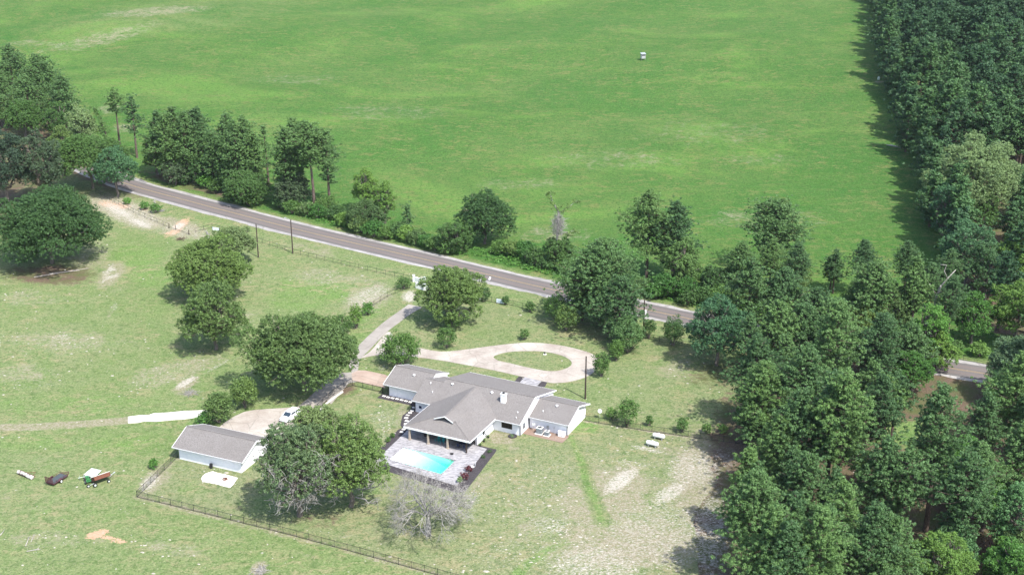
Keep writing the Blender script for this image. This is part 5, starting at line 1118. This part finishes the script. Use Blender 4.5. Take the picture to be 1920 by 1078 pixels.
# dead branch tangle on a pine, logs, brush
def log(x0, y0, x1, y1, r, label, mat='wood', name='log', zoff=0.0):
    a, b_ = G(x0, y0), G(x1, y1); m = MB(); L = b_ - a; m.tube([Vector((0, 0, r + zoff)), L * .5 + Vector((.05, .08, r * 1.1 + zoff)), L + Vector((0, 0, r * .8 + zoff))], [r, r * .85, r * .55], 8); m.tube([L * .6 + Vector((0, 0, r)), L * .8 + Vector((.2, .5, r + .25))], [r * .4, r * .2], 5)
    return meta(m.make(name, MAT[mat] if mat in MAT else mat, None, a, True), label, 'log')
log(1697, 280, 1662, 273, .3, 'long pale fallen log sticking out of the forest edge onto the far pasture', WHITEB)
log(64, 521, 166, 504, .16, 'long grey fallen limb in the shade below the lone dark oak', 'wood'); log(92, 514, 150, 508, .12, 'shorter fallen limb just above the long one under the lone dark oak', 'wood')
log(48, 1024, 54, 1007, .09, 'upright-lying pale branch in the grass at the lower left', WHITEB); log(58, 1016, 63, 1003, .06, 'thin pale stick right of the longer branch at the lower left', WHITEB); log(50, 1034, 76, 1030, .09, 'pale branch lying crosswise at the lower left', WHITEB); log(0, 1004, 7, 996, .1, 'pale branch cut by the left edge', WHITEB)
log(1152, 452, 1170, 446, .1, 'pale limb', WHITEB) if False else None
def brush(p, r, label, seed, mat='brown'):
    rs = np.random.RandomState(seed); m = MB()
    for _ in range(70): a = Vector((rs.randn() * r * .4, rs.randn() * r * .4, .05 + .25 * rs.rand())); d = Vector(rs.randn(3)); d.z *= .2; d.normalize(); m.tube([a, a + d * r * .7], [.04, .015], 4, False)
    return meta(m.make('brush_pile', MAT[mat] if mat in MAT else mat, None, p), label, 'brush pile')
brush(G(338, 449), 1.3, 'brown heap of brush in the grass below the open field gate', 1); brush(G(302, 396), 1.2, 'grey heap of twigs right of the bright shrub by the roadside post', 2, DEADB); brush(G(487, 1072), 1.5, 'heap of grey twigs and white rubble at the bottom edge', 3, DEADB); brush(G(356, 738), 1.6, 'scatter of grey twigs in the left pasture below the white bare patch', 4, DEADB)

# ------------------------------------------------------------------ yard objects
def tank(x, y, rz, label):
    r_ = empty('propane_tank', G(x, y), rz, label, 'propane tank', 'propane tanks by the yard fence'); m = MB(); m.tube([(-1.22, 0, .72), (-1.12, 0, .72), (-.9, 0, .72), (.9, 0, .72), (1.12, 0, .72), (1.22, 0, .72)], [.12, .33, .42, .42, .33, .12], 20); m.make('vessel', MAT['tank'], r_, smooth=True)
    m = MB(); m.cyl((0, 0, 1.1), .16, .14, 12); m.sphere((0, 0, 1.24), .16, (1, 1, .5)); m.make('valve_dome', MAT['tank'], r_)
    for k in (-.7, .7): m = MB(); m.box(k - .08, k + .08, -.34, .34, 0, .36, .01); m.make('leg', MAT['grey'], r_)
tank(1235, 823, R(-25), 'white propane tank nearer the yard fence, farther of the two'); tank(1223, 837, R(-27), 'white propane tank nearer the camera of the two in the yard')
def ac(u, v, s_, label):
    r_ = empty('air_conditioner', hw(u, v), HA, label, 'air conditioner'); m = MB(); m.box(-.62 * s_, .62 * s_, -.62 * s_, .62 * s_, .05, .13, .01); m.make('pad', MAT['stone'], r_)
    m = MB(); m.box(-.45 * s_, .45 * s_, -.45 * s_, .45 * s_, .13, .95 * s_, .07); b_ = m.make('cabinet', MAT['ac'], r_)
    m = MB(); m.box(-.46 * s_, .46 * s_, -.46 * s_, .46 * s_, .95 * s_, 1.0 * s_, .02); t = m.make('top', MAT['tank'], r_); m = MB(); m.cyl((0, 0, 1.0 * s_), .33 * s_, .015, 18); g_ = m.make('fan_opening', MAT['black'], t)
    m = MB()
    for k in range(4): a = k * .785; m.beam((math.cos(a) * .33 * s_, math.sin(a) * .33 * s_, 1.02 * s_), (-math.cos(a) * .33 * s_, -math.sin(a) * .33 * s_, 1.02 * s_), .012, .012)
    m.ring((0, 0, 1.02 * s_), .33 * s_, .012); m.make('fan_grille', MAT['metal'], r_)
ac(33.9, -1.5, 1.25, 'larger grey air conditioner on the brick patio, left of the two'); ac(35.5, -1.7, .98, 'smaller grey air conditioner on the brick patio, right of the two')
r_ = empty('cupboard', hw(38.1, -.85), HA, 'low white cupboard against the wall at the right end of the brick patio', 'cupboard'); m = MB(); m.box(-.62, .62, -.35, .35, .05, 1.05, .02); m.make('body', MAT['white'], r_); m = MB(); m.box(-.66, .66, -.39, .37, 1.05, 1.1, .01); m.make('lid', MAT['white'], r_); m = MB(); m.box(.1, .3, -.372, -.352, .3, .35); m.make('handle', MAT['black'], r_)
def dish(p, rz, label, h=1.4, r=.42):
    q_ = empty('satellite_dish', p, rz, label, 'satellite dish'); m = MB(); m.tube([(0, 0, 0), (0, 0, h)], .035, 8); m.make('mast', MAT['metal'], q_)
    b = bmesh.new(); bmesh.ops.create_uvsphere(b, u_segments=18, v_segments=12, radius=1.0); bmesh.ops.delete(b, geom=[v for v in b.verts if v.co.z > -.82], context='VERTS'); k = r / .57
    for v in b.verts: v.co = Vector((v.co.x * k, v.co.y * k, (v.co.z + .82) * k * .9))
    bmesh.ops.solidify(b, geom=b.faces[:], thickness=.01); bmesh.ops.rotate(b, verts=b.verts, matrix=Matrix.Rotation(R(50), 3, 'X')); bmesh.ops.translate(b, verts=b.verts, vec=(0, -.05, h + .1)); me = bpy.data.meshes.new('reflector'); b.to_mesh(me); b.free(); link('reflector', me, MAT['metal'], q_, None, True)
    m = MB(); m.tube([(0, -.05, h - .2), (0, -.5, h + .1), (0, -.62, h + .42)], .018, 6); m.make('feed_arm', MAT['metal'], q_)
dish(G(1124.5, 784), R(20), 'grey satellite dish on a mast behind the yard fence', 1.5, .5); dish(hw(32.3, -.9), HA, 'small white satellite dish on the patio left of the air conditioners', 1.2, .40)
r_ = empty('meter_pipes', hw(35.0, -.4), HA, 'pair of grey service pipes on the wall behind the air conditioners', 'pipes'); m = MB(); m.tube([(-.1, 0, 0), (-.1, 0, 1.5)], .04, 6); m.tube([(.15, 0, 0), (.15, 0, 1.45)], .04, 6); m.box(-.2, .25, -.06, .06, .9, 1.3); m.make('pipe', MAT['metal'], r_)
m = MB(); m.tube([(0, 0, 0), (0, 0, 1.35)], .035, 6); m.box(-.09, .09, -.06, .06, 1.1, 1.4); meta(m.make('standpipe', MAT['metal'], None, hw(36.4, -.5)), 'single grey standpipe right of the air conditioners', 'standpipe')
# wheel-rim planter with bird bath, near the corner of the main block
r_ = empty('planter_ring', G(961, 818), 0, 'black-edged round planter with small plants at the corner of the house wall', 'planter'); m = MB(); m.ring((0, 0, .10), .82, .05, 28); m.make('rim', MAT['black'], r_)
m = MB(); m.cyl((0, 0, .02), .78, .05, 24); m.make('soil', MAT['mulch'], r_); rs = np.random.RandomState(4); cl = [(rs.randn() * .3, rs.randn() * .3, .2, .14) for _ in range(9)]; leaves('plants', cl, 16, .09, LEAF['pale'], r_, 5)
r_ = empty('bird_bath', G(966, 812), 0, 'white bird bath on a pedestal beside the round planter', 'bird bath'); m = MB(); m.tube([(0, 0, 0), (0, 0, .1), (0, 0, .15), (0, 0, .7)], [.2, .2, .09, .08], 10); m.make('pedestal', MAT['white'], r_); m = MB(); m.tube([(0, 0, .7), (0, 0, .78), (0, 0, .84)], [.1, .3, .36], 14); m.make('bowl', MAT['white'], r_)
# things along the pool wing wall
for k, (u, v, h) in enumerate(((26.1, -10.9, .5), (26.0, -9.2, .7), (26.0, -7.4, .6))):
    m = MB(); m.tube([(0, 0, 0), (0, 0, h * .6)], [.16, .22], 10); o = m.make('plant_pot', MAT['black'], None, hw(u, v)); meta(o, ('black pot by the downspout at the corner of the pool wing', 'black pot in the middle of the pool wing side wall', 'black pot near the inner corner of the pool wing side wall')[k], 'plant pot')
    rs = np.random.RandomState(70 + k); leaves('plant', [(rs.randn() * .1, rs.randn() * .1, h * .7 + .1 * rs.rand(), .16) for _ in range(6)], 14, .08, LEAF['shrub'], o, k)
r_ = empty('hose_reel', hw(25.9, -8.2), HA, 'dark hose reel against the pool wing side wall', 'hose reel'); m = MB(); m.ring((0, 0, .9), .22, .05, 16, 'y'); m.make('hose', MAT['black'], r_); m = MB(); m.beam((0, 0, 0), (0, 0, 1.1), .05, .05); m.make('stand', MAT['metal'], r_)
# porch furniture
def adirondack(u, v, rz, label):
    r_ = empty('adirondack_chair', hw(u, v) + Vector((0, 0, .10)), HA + rz, label, 'chair', 'teal chairs under the porch'); m = MB(); m.slab([(-.3, -.35, .42), (.3, -.35, .42), (.3, .25, .30), (-.3, .25, .30)], .03); m.make('seat', MAT['teal'], r_)
    m = MB()
    for k in range(5): m.beam((-.24 + .12 * k, .22, .28), (-.26 + .13 * k, .55, 1.0 + .06 * (2 - abs(k - 2))), .10, .02)
    m.make('backrest', MAT['teal'], r_)
    for s_ in (-1, 1):
        m = MB(); m.box(s_ * .38 - .07, s_ * .38 + .07, -.42, .32, .58, .61); m.make('armrest', MAT['teal'], r_); m = MB(); m.box(s_ * .34 - .03, s_ * .34 + .03, -.40, -.33, 0, .58); m.make('leg', MAT['teal'], r_); m = MB(); m.beam((s_ * .34, -.3, .38), (s_ * .34, .5, .05), .04, .08); m.make('leg', MAT['teal'], r_)
adirondack(18.3, -13.0, R(-8), 'teal slatted lounge chair under the porch, left of the pair'); adirondack(19.4, -13.1, R(8), 'teal slatted lounge chair under the porch, right of the pair'); adirondack(18.9, -11.2, R(180), 'teal slatted lounge chair at the back of the porch facing the pair')
def ptable(u, v, sx, sy, h, mat, name, label):
    r_ = empty(name, hw(u, v) + Vector((0, 0, .10)), HA, label, 'table'); m = MB(); m.box(-sx, sx, -sy, sy, h - .05, h, .01); m.make('table_top', MAT[mat], r_)
    for a in (-1, 1):
        for b_ in (-1, 1): m = MB(); m.box(a * (sx - .06) - .03, a * (sx - .06) + .03, b_ * (sy - .06) - .03, b_ * (sy - .06) + .03, 0, h - .05); m.make('leg', MAT[mat], r_)
ptable(23.6, -12.6, .8, .5, .74, 'navy', 'patio_table', 'dark patio table under the right side of the porch')
def pchair(u, v, rz, label):
    r_ = empty('patio_chair', hw(u, v) + Vector((0, 0, .10)), HA + rz, label, 'chair', 'dark chairs round the patio table'); m = MB(); m.box(-.23, .23, -.22, .22, .42, .46, .01); m.make('seat', MAT['navy'], r_); m = MB(); m.box(-.23, .23, .19, .23, .46, .95, .01); m.make('backrest', MAT['navy'], r_)
    for a in (-1, 1):
        for b_ in (-1, 1): m = MB(); m.tube([(a * .2, b_ * .19, 0), (a * .2, b_ * .19, .42)], .02, 6); m.make('leg', MAT['black'], r_)
for k, (u, v, rz, lb) in enumerate(((22.9, -13.5, 180, 'near left'), (24.2, -13.5, 180, 'near right'), (22.9, -11.8, 0, 'far left'), (24.2, -11.8, 0, 'far right'))): pchair(u, v, R(rz), 'dark patio chair at the ' + lb + ' corner of the patio table')
r_ = empty('barbecue_grill', hw(15.6, -12.2) + Vector((0, 0, .1)), HA, 'black barbecue grill under the left side of the porch', 'barbecue'); m = MB(); m.box(-.5, .5, -.3, .3, .1, .8, .02); m.make('cabinet', MAT['black'], r_); m = MB(); m.tube([(-.5, 0, .85), (.5, 0, .85)], .32, 16); m.make('lid', MAT['black'], r_); m = MB(); m.box(.5, .95, -.28, .28, .78, .82); m.make('side_shelf', MAT['metal'], r_)
m = MB(); m.cyl((0, 0, 0), .3, .12, 14); m.box(-.34, .34, -.06, .06, .12, .2); meta(m.make('pool_cleaner', MAT['black'], None, hw(22.95, -16.15) + Vector((0, 0, .1))), 'small black pool cleaner lying on the deck between the porch and the pool', 'pool cleaner')
r_ = empty('bed_ornament', G(886, 877), 0, 'white bowl and bent pipe ornament in the black bed right of the pool', 'ornament'); m = MB(); m.tube([(0, 0, 0), (0, 0, .25)], [.15, .3], 14); m.make('bowl', MAT['white'], r_); m = MB(); m.tube([(.35, .3, 0), (.5, .7, .4), (.6, 1.0, .6)], .05, 6); m.make('pipe', MAT['metal'], r_)
for k, (x, y) in enumerate(((906, 858), (918, 848))): bush(G(x, y), .5, .35, 'shrub', ('small green plant in the black bed at the right corner of the deck', 'small green plant at the very end of the black bed by the house')[k], 340 + k, leaf=.08)
r_ = empty('lawn_lantern', G(1021.5, 664.5), 0, 'small dark lantern on a white stone in the driveway island', 'lantern'); m = MB(); m.box(-.35, .35, -.3, .3, 0, .12, .03); m.make('base', MAT['stone'], r_); m = MB(); m.box(-.12, .12, -.12, .12, .12, .5, .02); m.tube([(0, 0, .5), (0, 0, .62)], [.17, .03], 8); m.make('lantern', MAT['black'], r_)

# ------------------------------------------------------------------ car under the oak
cr = empty('parked_car', G(544, 784), R(62 + 180), 'white car parked in the court, half hidden by the half-dead oak', 'car')
def loft(secs, mat, name, par):
    m = MB(); rg = [[m.b.verts.new((x, y, z)) for y, z in sec] for x, sec in secs]; n = len(rg[0])
    for a, b_ in zip(rg[:-1], rg[1:]):
        for k in range(n): m.b.faces.new((a[k], a[(k + 1) % n], b_[(k + 1) % n], b_[k]))
    m.b.faces.new(rg[0]); m.b.faces.new(rg[-1][::-1]); o = m.make(name, mat, par); md = o.modifiers.new('b', 'BEVEL'); md.width = .05; md.segments = 2; return o
def sec(w, z0, z1, sh=.06): return [(-w, z0), (-w - .01, (z0 + z1) / 2), (-w + sh, z1), (w - sh, z1), (w + .01, (z0 + z1) / 2), (w, z0)]
body = loft([(-2.35, sec(.80, .38, .80)), (-2.2, sec(.88, .28, .98)), (-1.2, sec(.92, .24, 1.02)), (.8, sec(.92, .24, 1.02)), (1.7, sec(.90, .24, .95)), (2.25, sec(.84, .30, .78)), (2.38, sec(.76, .38, .66))], MAT['car'], 'body', cr)
loft([(-2.15, sec(.80, .99, 1.02, .03)), (-1.95, sec(.74, 1.0, 1.45, .06)), (.35, sec(.74, 1.0, 1.50, .06)), (1.2, sec(.78, .99, 1.02, .03))], MAT['glass'], 'windows', cr)
loft([(-1.98, sec(.70, 1.44, 1.54, .08)), (-1.6, sec(.74, 1.46, 1.62, .10)), (-.2, sec(.74, 1.46, 1.63, .10)), (.42, sec(.70, 1.44, 1.54, .08))], MAT['car'], 'roof', cr)
for s_ in (-1, 1):
    for x0, x1, z1_ in ((.38, 1.2, 1.0), (-.75, -.75, 1.0), (-2.0, -2.15, 1.0)): m = MB(); m.beam((x0, s_ * .755, 1.5), (x1, s_ * .83, z1_), .07, .05); m.make('pillar', MAT['car'], cr)
    m = MB(); m.box(.95, 1.1, s_ * .95 - .08, s_ * .95 + .08, 1.0, 1.14, .03); m.make('mirror', MAT['car'], cr); m = MB(); m.box(2.2, 2.36, s_ * .62 - .16, s_ * .62 + .16, .62, .76, .03); m.make('headlight', MAT['glass'], cr)
    m = MB(); m.box(-2.38, -2.28, s_ * .66 - .12, s_ * .66 + .12, .7, .92, .02); m.make('tail_light', simple('tail_light_red', (.3, .02, .02), .4) if s_ < 0 else bpy.data.materials['tail_light_red'], cr)
    for x in (-1.42, 1.45):
        m = MB(); m.tube([(x, s_ * .93, .34), (x, s_ * .70, .34)], .34, 20); w_ = m.make('wheel', MAT['rubber'], cr); m = MB(); m.tube([(x, s_ * .945, .34), (x, s_ * .92, .34)], .21, 14); m.make('rim', MAT['metal'], w_)

# ------------------------------------------------------------------ left pasture: roller, trailer, old machinery
a_ = G(37, 888.5); b2 = G(62, 899); d = b2 - a_; r_ = empty('field_roller', a_, math.atan2(d.y, d.x), 'whitish rusty field roller with a bent drawbar frame, farthest left in the pasture', 'field roller'); L = d.length
m = MB(); m.tube([(-.3, 0, .36), (L - .1, 0, .36)], .36, 18)
for k in (.25, .5, .75): m.ring((L * k, 0, .36), .37, .03, 18, 'x')
b_ = NB('peeling_white_metal'); n_ = b_.noise(b_.coord(), 1.6, 4, .7); mm_ = b_.bsdf(b_.mix(b_.ramp(n_, .46, .54), (.60, .57, .53), (.10, .07, .06)), .7, 0, n_, .2, .02); m.make('drum', mm_, r_, smooth=False)
m = MB(); m.tube([(-.35, 0, .36), (-.35, .55, .4), (L, .55, .4), (L, 0, .36)], .04, 6, False); m.tube([(L * .3, .55, .4), (L * .62, 1.7, .3), (L * .8, .55, .4)], .04, 6, False); m.make('drawbar', MAT['rust'], r_)
q0, q1 = G(94, 910), G(120, 894); d = q1 - q0; r_ = empty('utility_trailer', (q0 + q1) / 2, math.atan2(d.y, d.x), 'dark maroon utility trailer with a dark deck and a raised mesh tailgate', 'trailer'); L = 3.5; W = 1.75
m = MB(); m.box(-L / 2, L / 2, -W / 2, W / 2, .46, .52); m.make('deck', MAT['deckgrey'], r_)
m = MB()
for y in (-W / 2, W / 2): m.beam((-L / 2, y, .48), (L / 2, y, .48), .07, .14); m.beam((-L / 2, y, .86), (L / 2, y, .86), .05, .05); [m.beam((x, y, .5), (x, y, .86), .05, .05) for x in np.linspace(-L / 2, L / 2, 5)]
m.beam((L / 2, -W / 2, .48), (L / 2, W / 2, .48), .07, .14); m.beam((L / 2, -W / 2, .86), (L / 2, W / 2, .86), .05, .05); m.beam((-L / 2, -W / 2, .48), (-L / 2, W / 2, .48), .07, .14); m.make('frame', MAT['maroon'], r_)
m = MB(); m.beam((L / 2, -W / 2, .46), (L / 2 + 1.2, 0, .46), .07, .1); m.beam((L / 2, W / 2, .46), (L / 2 + 1.2, 0, .46), .07, .1); m.tube([(L / 2 + 1.1, 0, .46), (L / 2 + 1.1, 0, 0)], .03, 6); m.make('tongue', MAT['maroon'], r_)
m = MB(); [m.beam((-L / 2, -W / 2 + W * k / 4, .5), (-L / 2 - .1, -W / 2 + W * k / 4, 1.7), .05, .05) for k in range(5)]; [m.beam((-L / 2 - .1 * t, -W / 2, .5 + 1.2 * t), (-L / 2 - .1 * t, W / 2, .5 + 1.2 * t), .05, .05) for t in (0, .5, 1)]
[m.beam((-L / 2 - .05, -W / 2 + W * k / 20, .5), (-L / 2 - .1, -W / 2 + W * k / 20, 1.7), .03, .02) for k in range(21)]; m.make('tailgate', MAT['maroon'], r_)
for s_ in (-1, 1):
    m = MB(); m.tube([(-.1, s_ * (W / 2 + .08), .34), (-.1, s_ * (W / 2 + .28), .34)], .34, 18); w_ = m.make('wheel', MAT['rubber'], r_); m = MB(); m.tube([(-.1, s_ * (W / 2 + .285), .34), (-.1, s_ * (W / 2 + .30), .34)], .20, 14); m.make('rim', MAT['tank'], w_)
    m = MB(); m.slab([(-.6, s_ * (W / 2 + .04), .6), (-.35, s_ * (W / 2 + .04), .78), (.15, s_ * (W / 2 + .04), .78), (.4, s_ * (W / 2 + .04), .6), (.4, s_ * (W / 2 + .32), .6), (.15, s_ * (W / 2 + .32), .78), (-.35, s_ * (W / 2 + .32), .78), (-.6, s_ * (W / 2 + .32), .6)][:8], .03); m.make('mudguard', MAT['maroon'], r_)
c0 = G(176, 902)
r_ = empty('tin_sheet', c0 + Vector((-.6, 1.6, .0)), R(-28), 'large pale sheet of weathered tin tilted behind the small green tractor', 'metal sheet'); m = MB(); m.slab([(-1.3, -.9, .55), (1.3, -.9, .75), (1.2, 1.0, 1.15), (-1.2, 1.0, .95)], .04)
for k in range(7): m.beam((-1.1 + .36 * k, -.88, .60 + .02 * k), (-1.0 + .34 * k, .98, 1.0 + .02 * k), .05, .03)
m.make('sheet', MAT['tin'], r_); m = MB(); [m.tube([(x, y, 0), (x, y, z_)], .05, 6) for x, y, z_ in ((-1.1, -.8, .55), (1.1, -.8, .7), (1.0, .9, 1.1), (-1.0, .9, .9))]; m.make('leg', MAT['wood'], r_)
r_ = empty('garden_tractor', c0 + Vector((-.9, -.3, 0)), R(118), 'small green garden tractor with a white front among the old machinery', 'tractor'); m = MB(); m.box(.1, 1.05, -.3, .3, .45, .85, .08); m.make('hood', MAT['green'], r_); m = MB(); m.box(1.05, 1.15, -.28, .28, .42, .82, .03); m.make('grille', MAT['tin'], r_); m = MB(); m.box(-.75, .15, -.42, .42, .38, .52, .04); m.box(-.8, -.2, -.5, -.3, .5, .68, .03); m.box(-.8, -.2, .3, .5, .5, .68, .03); m.make('fender', MAT['green'], r_)
m = MB(); m.box(-.6, -.2, -.22, .22, .6, .72, .04); m.box(-.68, -.58, -.22, .22, .68, 1.05, .03); m.make('seat', MAT['green'], r_); m = MB(); m.tube([(.15, 0, .8), (-.02, 0, 1.05)], .02, 6); m.ring((-.03, 0, 1.06), .17, .02, 14); m.make('steering_wheel', MAT['black'], r_)
for x, rr, ww in ((-.5, .42, .52), (.8, .28, .48)):
    for s_ in (-1, 1): m = MB(); m.tube([(x, s_ * (ww - .1), rr), (x, s_ * (ww + .12), rr)], rr, 16); w_ = m.make('wheel', MAT['rubber'], r_); m = MB(); m.tube([(x, s_ * (ww + .125), rr), (x, s_ * (ww + .14), rr)], rr * .5, 10); m.make('rim', MAT['tin'], w_)
r_ = empty('open_cart', c0 + Vector((1.5, -.3, 0)), R(40), 'rust-brown open box cart tipped beside the green tractor', 'cart'); m = MB(); tilt = Matrix.Rotation(R(-32), 3, 'X'); L, W, Hh = 1.5, .75, .7
def bx_(x0, x1, y0, y1, z0, z1):
    n0 = len(m.b.verts); m.box(x0, x1, y0, y1, z0, z1); m.b.verts.ensure_lookup_table()
    for v in list(m.b.verts)[n0:]: v.co = tilt @ v.co + Vector((0, 0, .75))
bx_(-L, L, -W, W, -.05, 0); bx_(-L, L, -W, -W + .05, 0, Hh); bx_(-L, L, W - .05, W, 0, Hh); bx_(-L, -L + .05, -W, W, 0, Hh); bx_(L - .05, L, -W, W, 0, Hh); m.make('box', MAT['rust'], r_)
m = MB(); bx_(-L - .04, L + .04, W - .08, W + .06, Hh - .04, Hh + .10); bx_(-L - .04, L + .04, -W - .05, -W + .02, Hh - .03, Hh + .03); m.make('rim', MAT['tin'], r_)
m = MB(); m.tube([(-L, -.2, .4), (-L - 1.3, -.4, .35)], .05, 6); m.tube([(L - .1, .3, .5), (L + 1.3, .5, .8)], .05, 6); m.tube([(L - .2, -.2, .6), (L + 1.1, .2, 1.1)], .04, 6); m.tube([(L, .1, .9), (L + .9, .7, .5)], .04, 6); m.make('drawbar', MAT['metal'], r_)
for x, y, rr in ((-L - .1, -.9, .38), (.9, -.95, .3), (-L - 1.1, -.3, .3)):
    m = MB(); m.tube([(x, y - .09, rr), (x, y + .09, rr)], rr, 16); w_ = m.make('wheel', MAT['rubber'], r_); m = MB(); m.tube([(x, y - .1, rr), (x, y - .095, rr)], rr * .5, 10); m.make('rim', MAT['tin'], w_)
# hay rake of bent rods left of the tin sheet
r_ = empty('wheel_rake', c0 + Vector((-2.6, .5, 0)), R(20), 'low spoked wheel rake on the left of the old machinery', 'hay rake')
for k in range(2):
    m = MB(); m.ring((k * .7, 0, .42), .40, .02, 18, 'x'); [m.tube([(k * .7, 0, .42), (k * .7, math.cos(a) * .48, .42 + math.sin(a) * .48)], .012, 4) for a in np.linspace(0, 6.28, 13)[:-1]]; m.make('rake_wheel', MAT['metal'], r_)
m = MB(); m.tube([(-.3, 0, .42), (1.6, .1, .5)], .04, 6); m.make('frame', MAT['tin'], r_)

# ------------------------------------------------------------------ far pasture: hunting blind and feeder
p = G(1205.5, 113); r_ = empty('hunting_blind', p, R(12), 'lone box blind on legs with a white roof in the far pasture', 'hunting blind')
for a in (-1, 1):
    for b_ in (-1, 1): m = MB(); m.beam((a * .95, b_ * .95, 0), (a * .85, b_ * .85, .8), .12, .12); m.make('leg', MAT['wood'], r_)
m = MB(); m.box(-1, 1, -1, 1, .8, 2.0); m.box(-.98, .98, -.98, .98, 2.45, 2.62); [m.box(a * .92 - .06, a * .92 + .06, b_ * .92 - .06, b_ * .92 + .06, 2.0, 2.45) for a in (-1, 1) for b_ in (-1, 1)]; m.make('cabin', MAT['grey'], r_)
m = MB(); m.box(-.88, .88, -.88, .88, 2.0, 2.45); m.make('window', MAT['dark'], r_); m = MB(); m.slab([(-1.2, -1.2, 2.80), (1.2, -1.2, 2.80), (1.2, 1.2, 3.05), (-1.2, 1.2, 3.05)], .15); m.make('roof', MAT['metal'], r_); r_.scale = (.85, .85, .95)
p = G(1647, 155); r_ = empty('game_feeder', p, 0, 'small pale green game feeder on a sandy spot at the forest edge', 'feeder'); m = MB(); m.cyl((0, 0, 1.1), .45, .9, 14); m.tube([(0, 0, 2.0), (0, 0, 2.25)], [.5, .08], 14); m.make('barrel', MAT['tin'], r_); m = MB(); [m.tube([(math.cos(a) * .8, math.sin(a) * .8, 0), (math.cos(a) * .4, math.sin(a) * .4, 1.2)], .05, 6) for a in (0, 2.1, 4.2)]; m.make('leg', MAT['green'], r_)

# ------------------------------------------------------------------ pale stones strewn over the thin soil
def strew():
    rs = np.random.RandomState(12); n = 75000
    px = rs.rand(n) * 1980 - 30; py = 370 + rs.rand(n) * 730
    a = (px - 960) / F; b = (py - 539) / F; t = CAMH / (SP + b * CP); X = a * t; Y = (CP - b * SP) * t
    ix = np.clip(np.searchsorted(gx, X), 0, len(gx) - 1); iy = np.clip(np.searchsorted(gy, Y), 0, len(gy) - 1)
    wv = ch['white'][iy, ix]; tv = ch['tan'][iy, ix]; dv = ch['dry'][iy, ix]; fv = ch['field'][iy, ix]; lv = ch['litter'][iy, ix]
    cn = .5 + .5 * np.sin(X * .31 + 2 * np.sin(Y * .17)) * np.cos(Y * .27 + 1.5 * np.sin(X * .13))
    cn = cn ** 1.6; pr = (.014 + .060 * dv * cn + .06 * tv + .33 * wv ** 1.3) * (.25 + 1.1 * cn) * (1 - fv) * (1 - .8 * lv)
    dr_ = np.abs(Y - np.interp(X, rxs, rys)); pr[dr_ < 7] = 0
    keep = rs.rand(n) < pr; P = np.stack([X, Y], 1)[keep]
    out = np.ones(len(P), bool)
    for poly in ([hw(*q)[:2] for q in ((-1, -2), (8, -5), (11, -15), (10, -27), (31.5, -28), (30, -12), (32, -4), (40, -3.4), (40, 10), (32, 12.5), (10, 12.5), (-1.5, 10))], court, [p_[:2] for p_ in loop], [p_[:2] for p_ in drive_main + drive_r], [Vector((*(GO + Matrix.Rotation(ga, 3, 'Z') @ Vector(q)).to_2d(),)) for q in ((-1, -.3, 0), (14, -.3, 0), (14, 9, 0), (-1, 9, 0))]):
        out &= ~inpoly(P[:, 0], P[:, 1], [(q[0], q[1]) for q in poly])
    inside = inpoly(P[:, 0], P[:, 1], [(q[0], q[1]) for q in isl]); return P[out | inside], rs
SP_, rs = strew(); k = 6; n = len(SP_); sz = .05 + .15 * rs.rand(n) ** 2.2 + .10 * (rs.rand(n) < .05)
an = np.linspace(0, 2 * np.pi, k, endpoint=False)[None] + rs.rand(n, 1) * 6.28; rr = sz[:, None] * (.6 + .7 * rs.rand(n, k)); el = 1 + .8 * rs.rand(n, 1)
vx = SP_[:, :1] + np.cos(an) * rr * el; vy = SP_[:, 1:] + np.sin(an) * rr
top = np.stack([vx * .75 + SP_[:, :1] * .25, vy * .75 + SP_[:, 1:] * .25, np.broadcast_to(sz[:, None] * .35 + .01, vx.shape)], -1); bot = np.stack([vx, vy, np.full_like(vx, -.02)], -1)
V = np.concatenate([top, bot], 1).reshape(-1, 3); base = (np.arange(n) * 2 * k)[:, None]
side = np.concatenate([np.stack([base[:, 0] + j, base[:, 0] + k + j, base[:, 0] + k + (j + 1) % k, base[:, 0] + (j + 1) % k], 1) for j in range(k)])
capq = np.concatenate([np.stack([base[:, 0], base[:, 0] + 1, base[:, 0] + 2, base[:, 0] + 3], 1), np.stack([base[:, 0], base[:, 0] + 3, base[:, 0] + 4, base[:, 0] + 5], 1)])
me = mesh_np('stones', V, np.concatenate([side, capq])); me.validate(); o = link('stones', me, simple('chalky_stone', (.34, .32, .27), .95, var=.35)); meta(o, 'pale chalky stones strewn over the thin grass', 'stones', None, 'stuff')
print('stones', n, 'objects', len(bpy.data.objects), 'pines', sum(1 for o in bpy.data.objects if o.name.split('.')[0] == 'pine_tree'))

# ------------------------------------------------------------------ thin summer haze
def m_haze():
    b = NB('haze'); v = b.n('ShaderNodeVolumePrincipled'); v.inputs['Color'].default_value = (.75, .84, .92, 1); v.inputs['Density'].default_value = 0.00003; b.L(v.outputs[0], b.out.inputs[1]); return b.m
hz = MB().box(-1500, 1500, -1200, 4200, -6.0, 122.0).make('haze', m_haze()); hz['kind'] = 'stuff'; hz['label'] = 'thin pale summer haze over the land'
